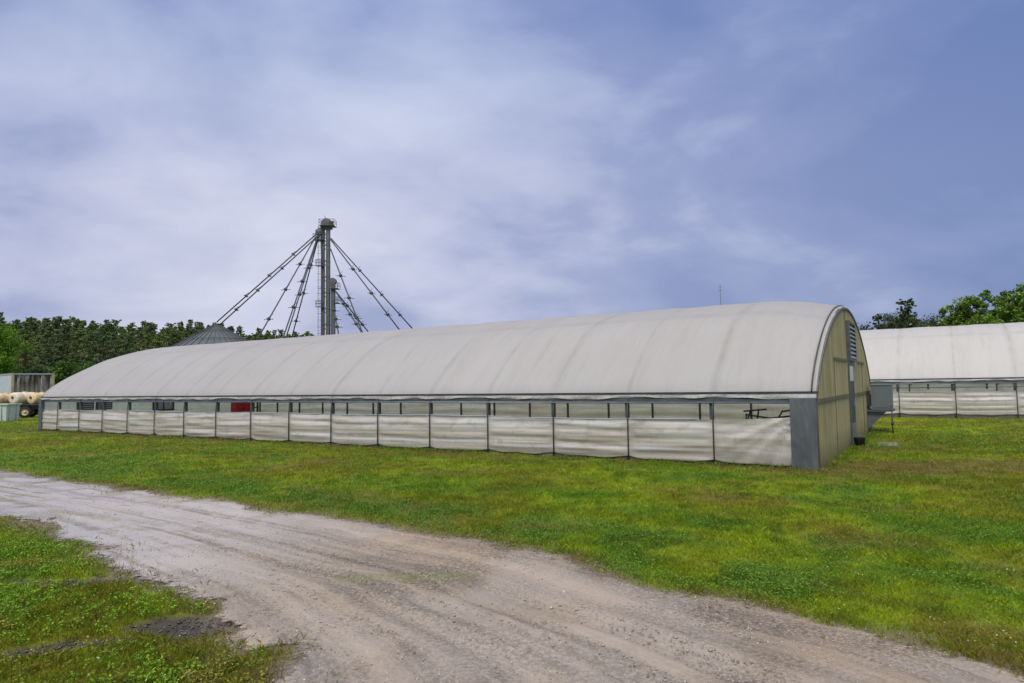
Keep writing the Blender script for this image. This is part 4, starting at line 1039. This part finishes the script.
# ------------------------------------------------------------ world, sun
SUN_EL, SUN_AZ = R(48), R(200)     # azimuth clockwise from +Y: behind and to the left
w = bpy.data.worlds.new("World"); S.world = w; w.use_nodes = True; nt = w.node_tree; nt.nodes.clear(); n = N(nt)
out = nt.nodes.new('ShaderNodeOutputWorld')
sky = n('TexSky', sky_type='NISHITA'); sky.sun_disc = False; sky.sun_elevation = SUN_EL; sky.sun_rotation = SUN_AZ; sky.dust_density = 3.; sky.air_density = 1.2
tc = n('TexCoord').outputs['Generated']; sx = n('SeparateXYZ', i_0=tc)
zc = n.math('MAXIMUM', sx.outputs[2], 0.); den = n.math('ADD', zc, .38)
cv = n('CombineXYZ', i_0=n.math('DIVIDE', sx.outputs[0], den), i_1=n.math('DIVIDE', sx.outputs[1], den), i_2=0.).outputs[0]
c1 = n.noise(n.scale(tc, (1.9, 1.9, 3.4)), 1.25, 5, .45, .5); c2 = n.noise(n.scale(cv, (2.0, 2.6, 1)), 1.3, 6, .5, .4); c3 = n.noise(n.scale(tc, (5, 5, 12)), 1.2, 6, .6, .4)
b0 = n.math('ADD', n.math('MULTIPLY', c1, .55), n.math('ADD', n.math('MULTIPLY', c2, .30), n.math('MULTIPLY', c3, .15)))
gd = n('VectorMath', operation='DOT_PRODUCT', i_0=tc, i_1=Vector(ray(250, 190)).normalized()).outputs['Value']
g2 = n('VectorMath', operation='DOT_PRODUCT', i_0=tc, i_1=Vector(ray(640, 285)).normalized()).outputs['Value']
b0 = n.math('ADD', b0, n.math('ADD', n.mapr(gd, .80, 1., -.085, .125), n.mapr(g2, .93, 1., 0., .055))); b0 = n.math('ADD', b0, n.mapr(sx.outputs[0], .1, .6, 0., .05))
right = n.mapr(sx.outputs[0], .12, .66, 0., 1.)
cloud = n.mix(n.mapr(b0, .40, .56), (.26, .31, .53), (.385, .42, .625)); cloud = n.mix(n.mapr(b0, .50, .74), cloud, (.68, .695, .82))
cloud = n.mix(right, cloud, n.mix(1., cloud, (.63, .73, .85), 'MULTIPLY'))
topd = n.mapr(sx.outputs[2], .26, .50, 0., 1.); cloud = n.mix(topd, cloud, n.mix(1., cloud, (.68, .78, .92), 'MULTIPLY'))
# unseen upper sky made brighter and warmer to light the scene
zen = n.mapr(sx.outputs[2], .52, .9, 0., 1.)
cloud = n.mix(zen, cloud, (1.46, 1.36, 1.25))
gl = n.mapr(sx.outputs[2], -.05, 0., 0., 1.); cloud = n.mix(gl, (.10, .11, .08), cloud)
bg1 = n('Background', i_Color=cloud, i_Strength=1.0); bg2 = n('Background', i_Color=sky.outputs[0], i_Strength=.08)
mx = n('MixShader', i_0=.12, i_1=bg1.outputs[0], i_2=bg2.outputs[0]); nt.links.new(mx.outputs[0], out.inputs[0])
sd = bpy.data.lights.new('sun', 'SUN'); sd.energy = 1.9; sd.angle = R(24); sd.color = (1, .93, .82); so = bpy.data.objects.new('sun', sd); COL.objects.link(so)
dirv = Vector((math.sin(SUN_AZ)*math.cos(SUN_EL), math.cos(SUN_AZ)*math.cos(SUN_EL), math.sin(SUN_EL))); so.rotation_euler = dirv.to_track_quat('Z', 'Y').to_euler()

S.view_settings.view_transform = 'Standard'; S.view_settings.look = 'None'; S.view_settings.exposure = .18; S.view_settings.gamma = 1; S.view_settings.use_curve_mapping = False
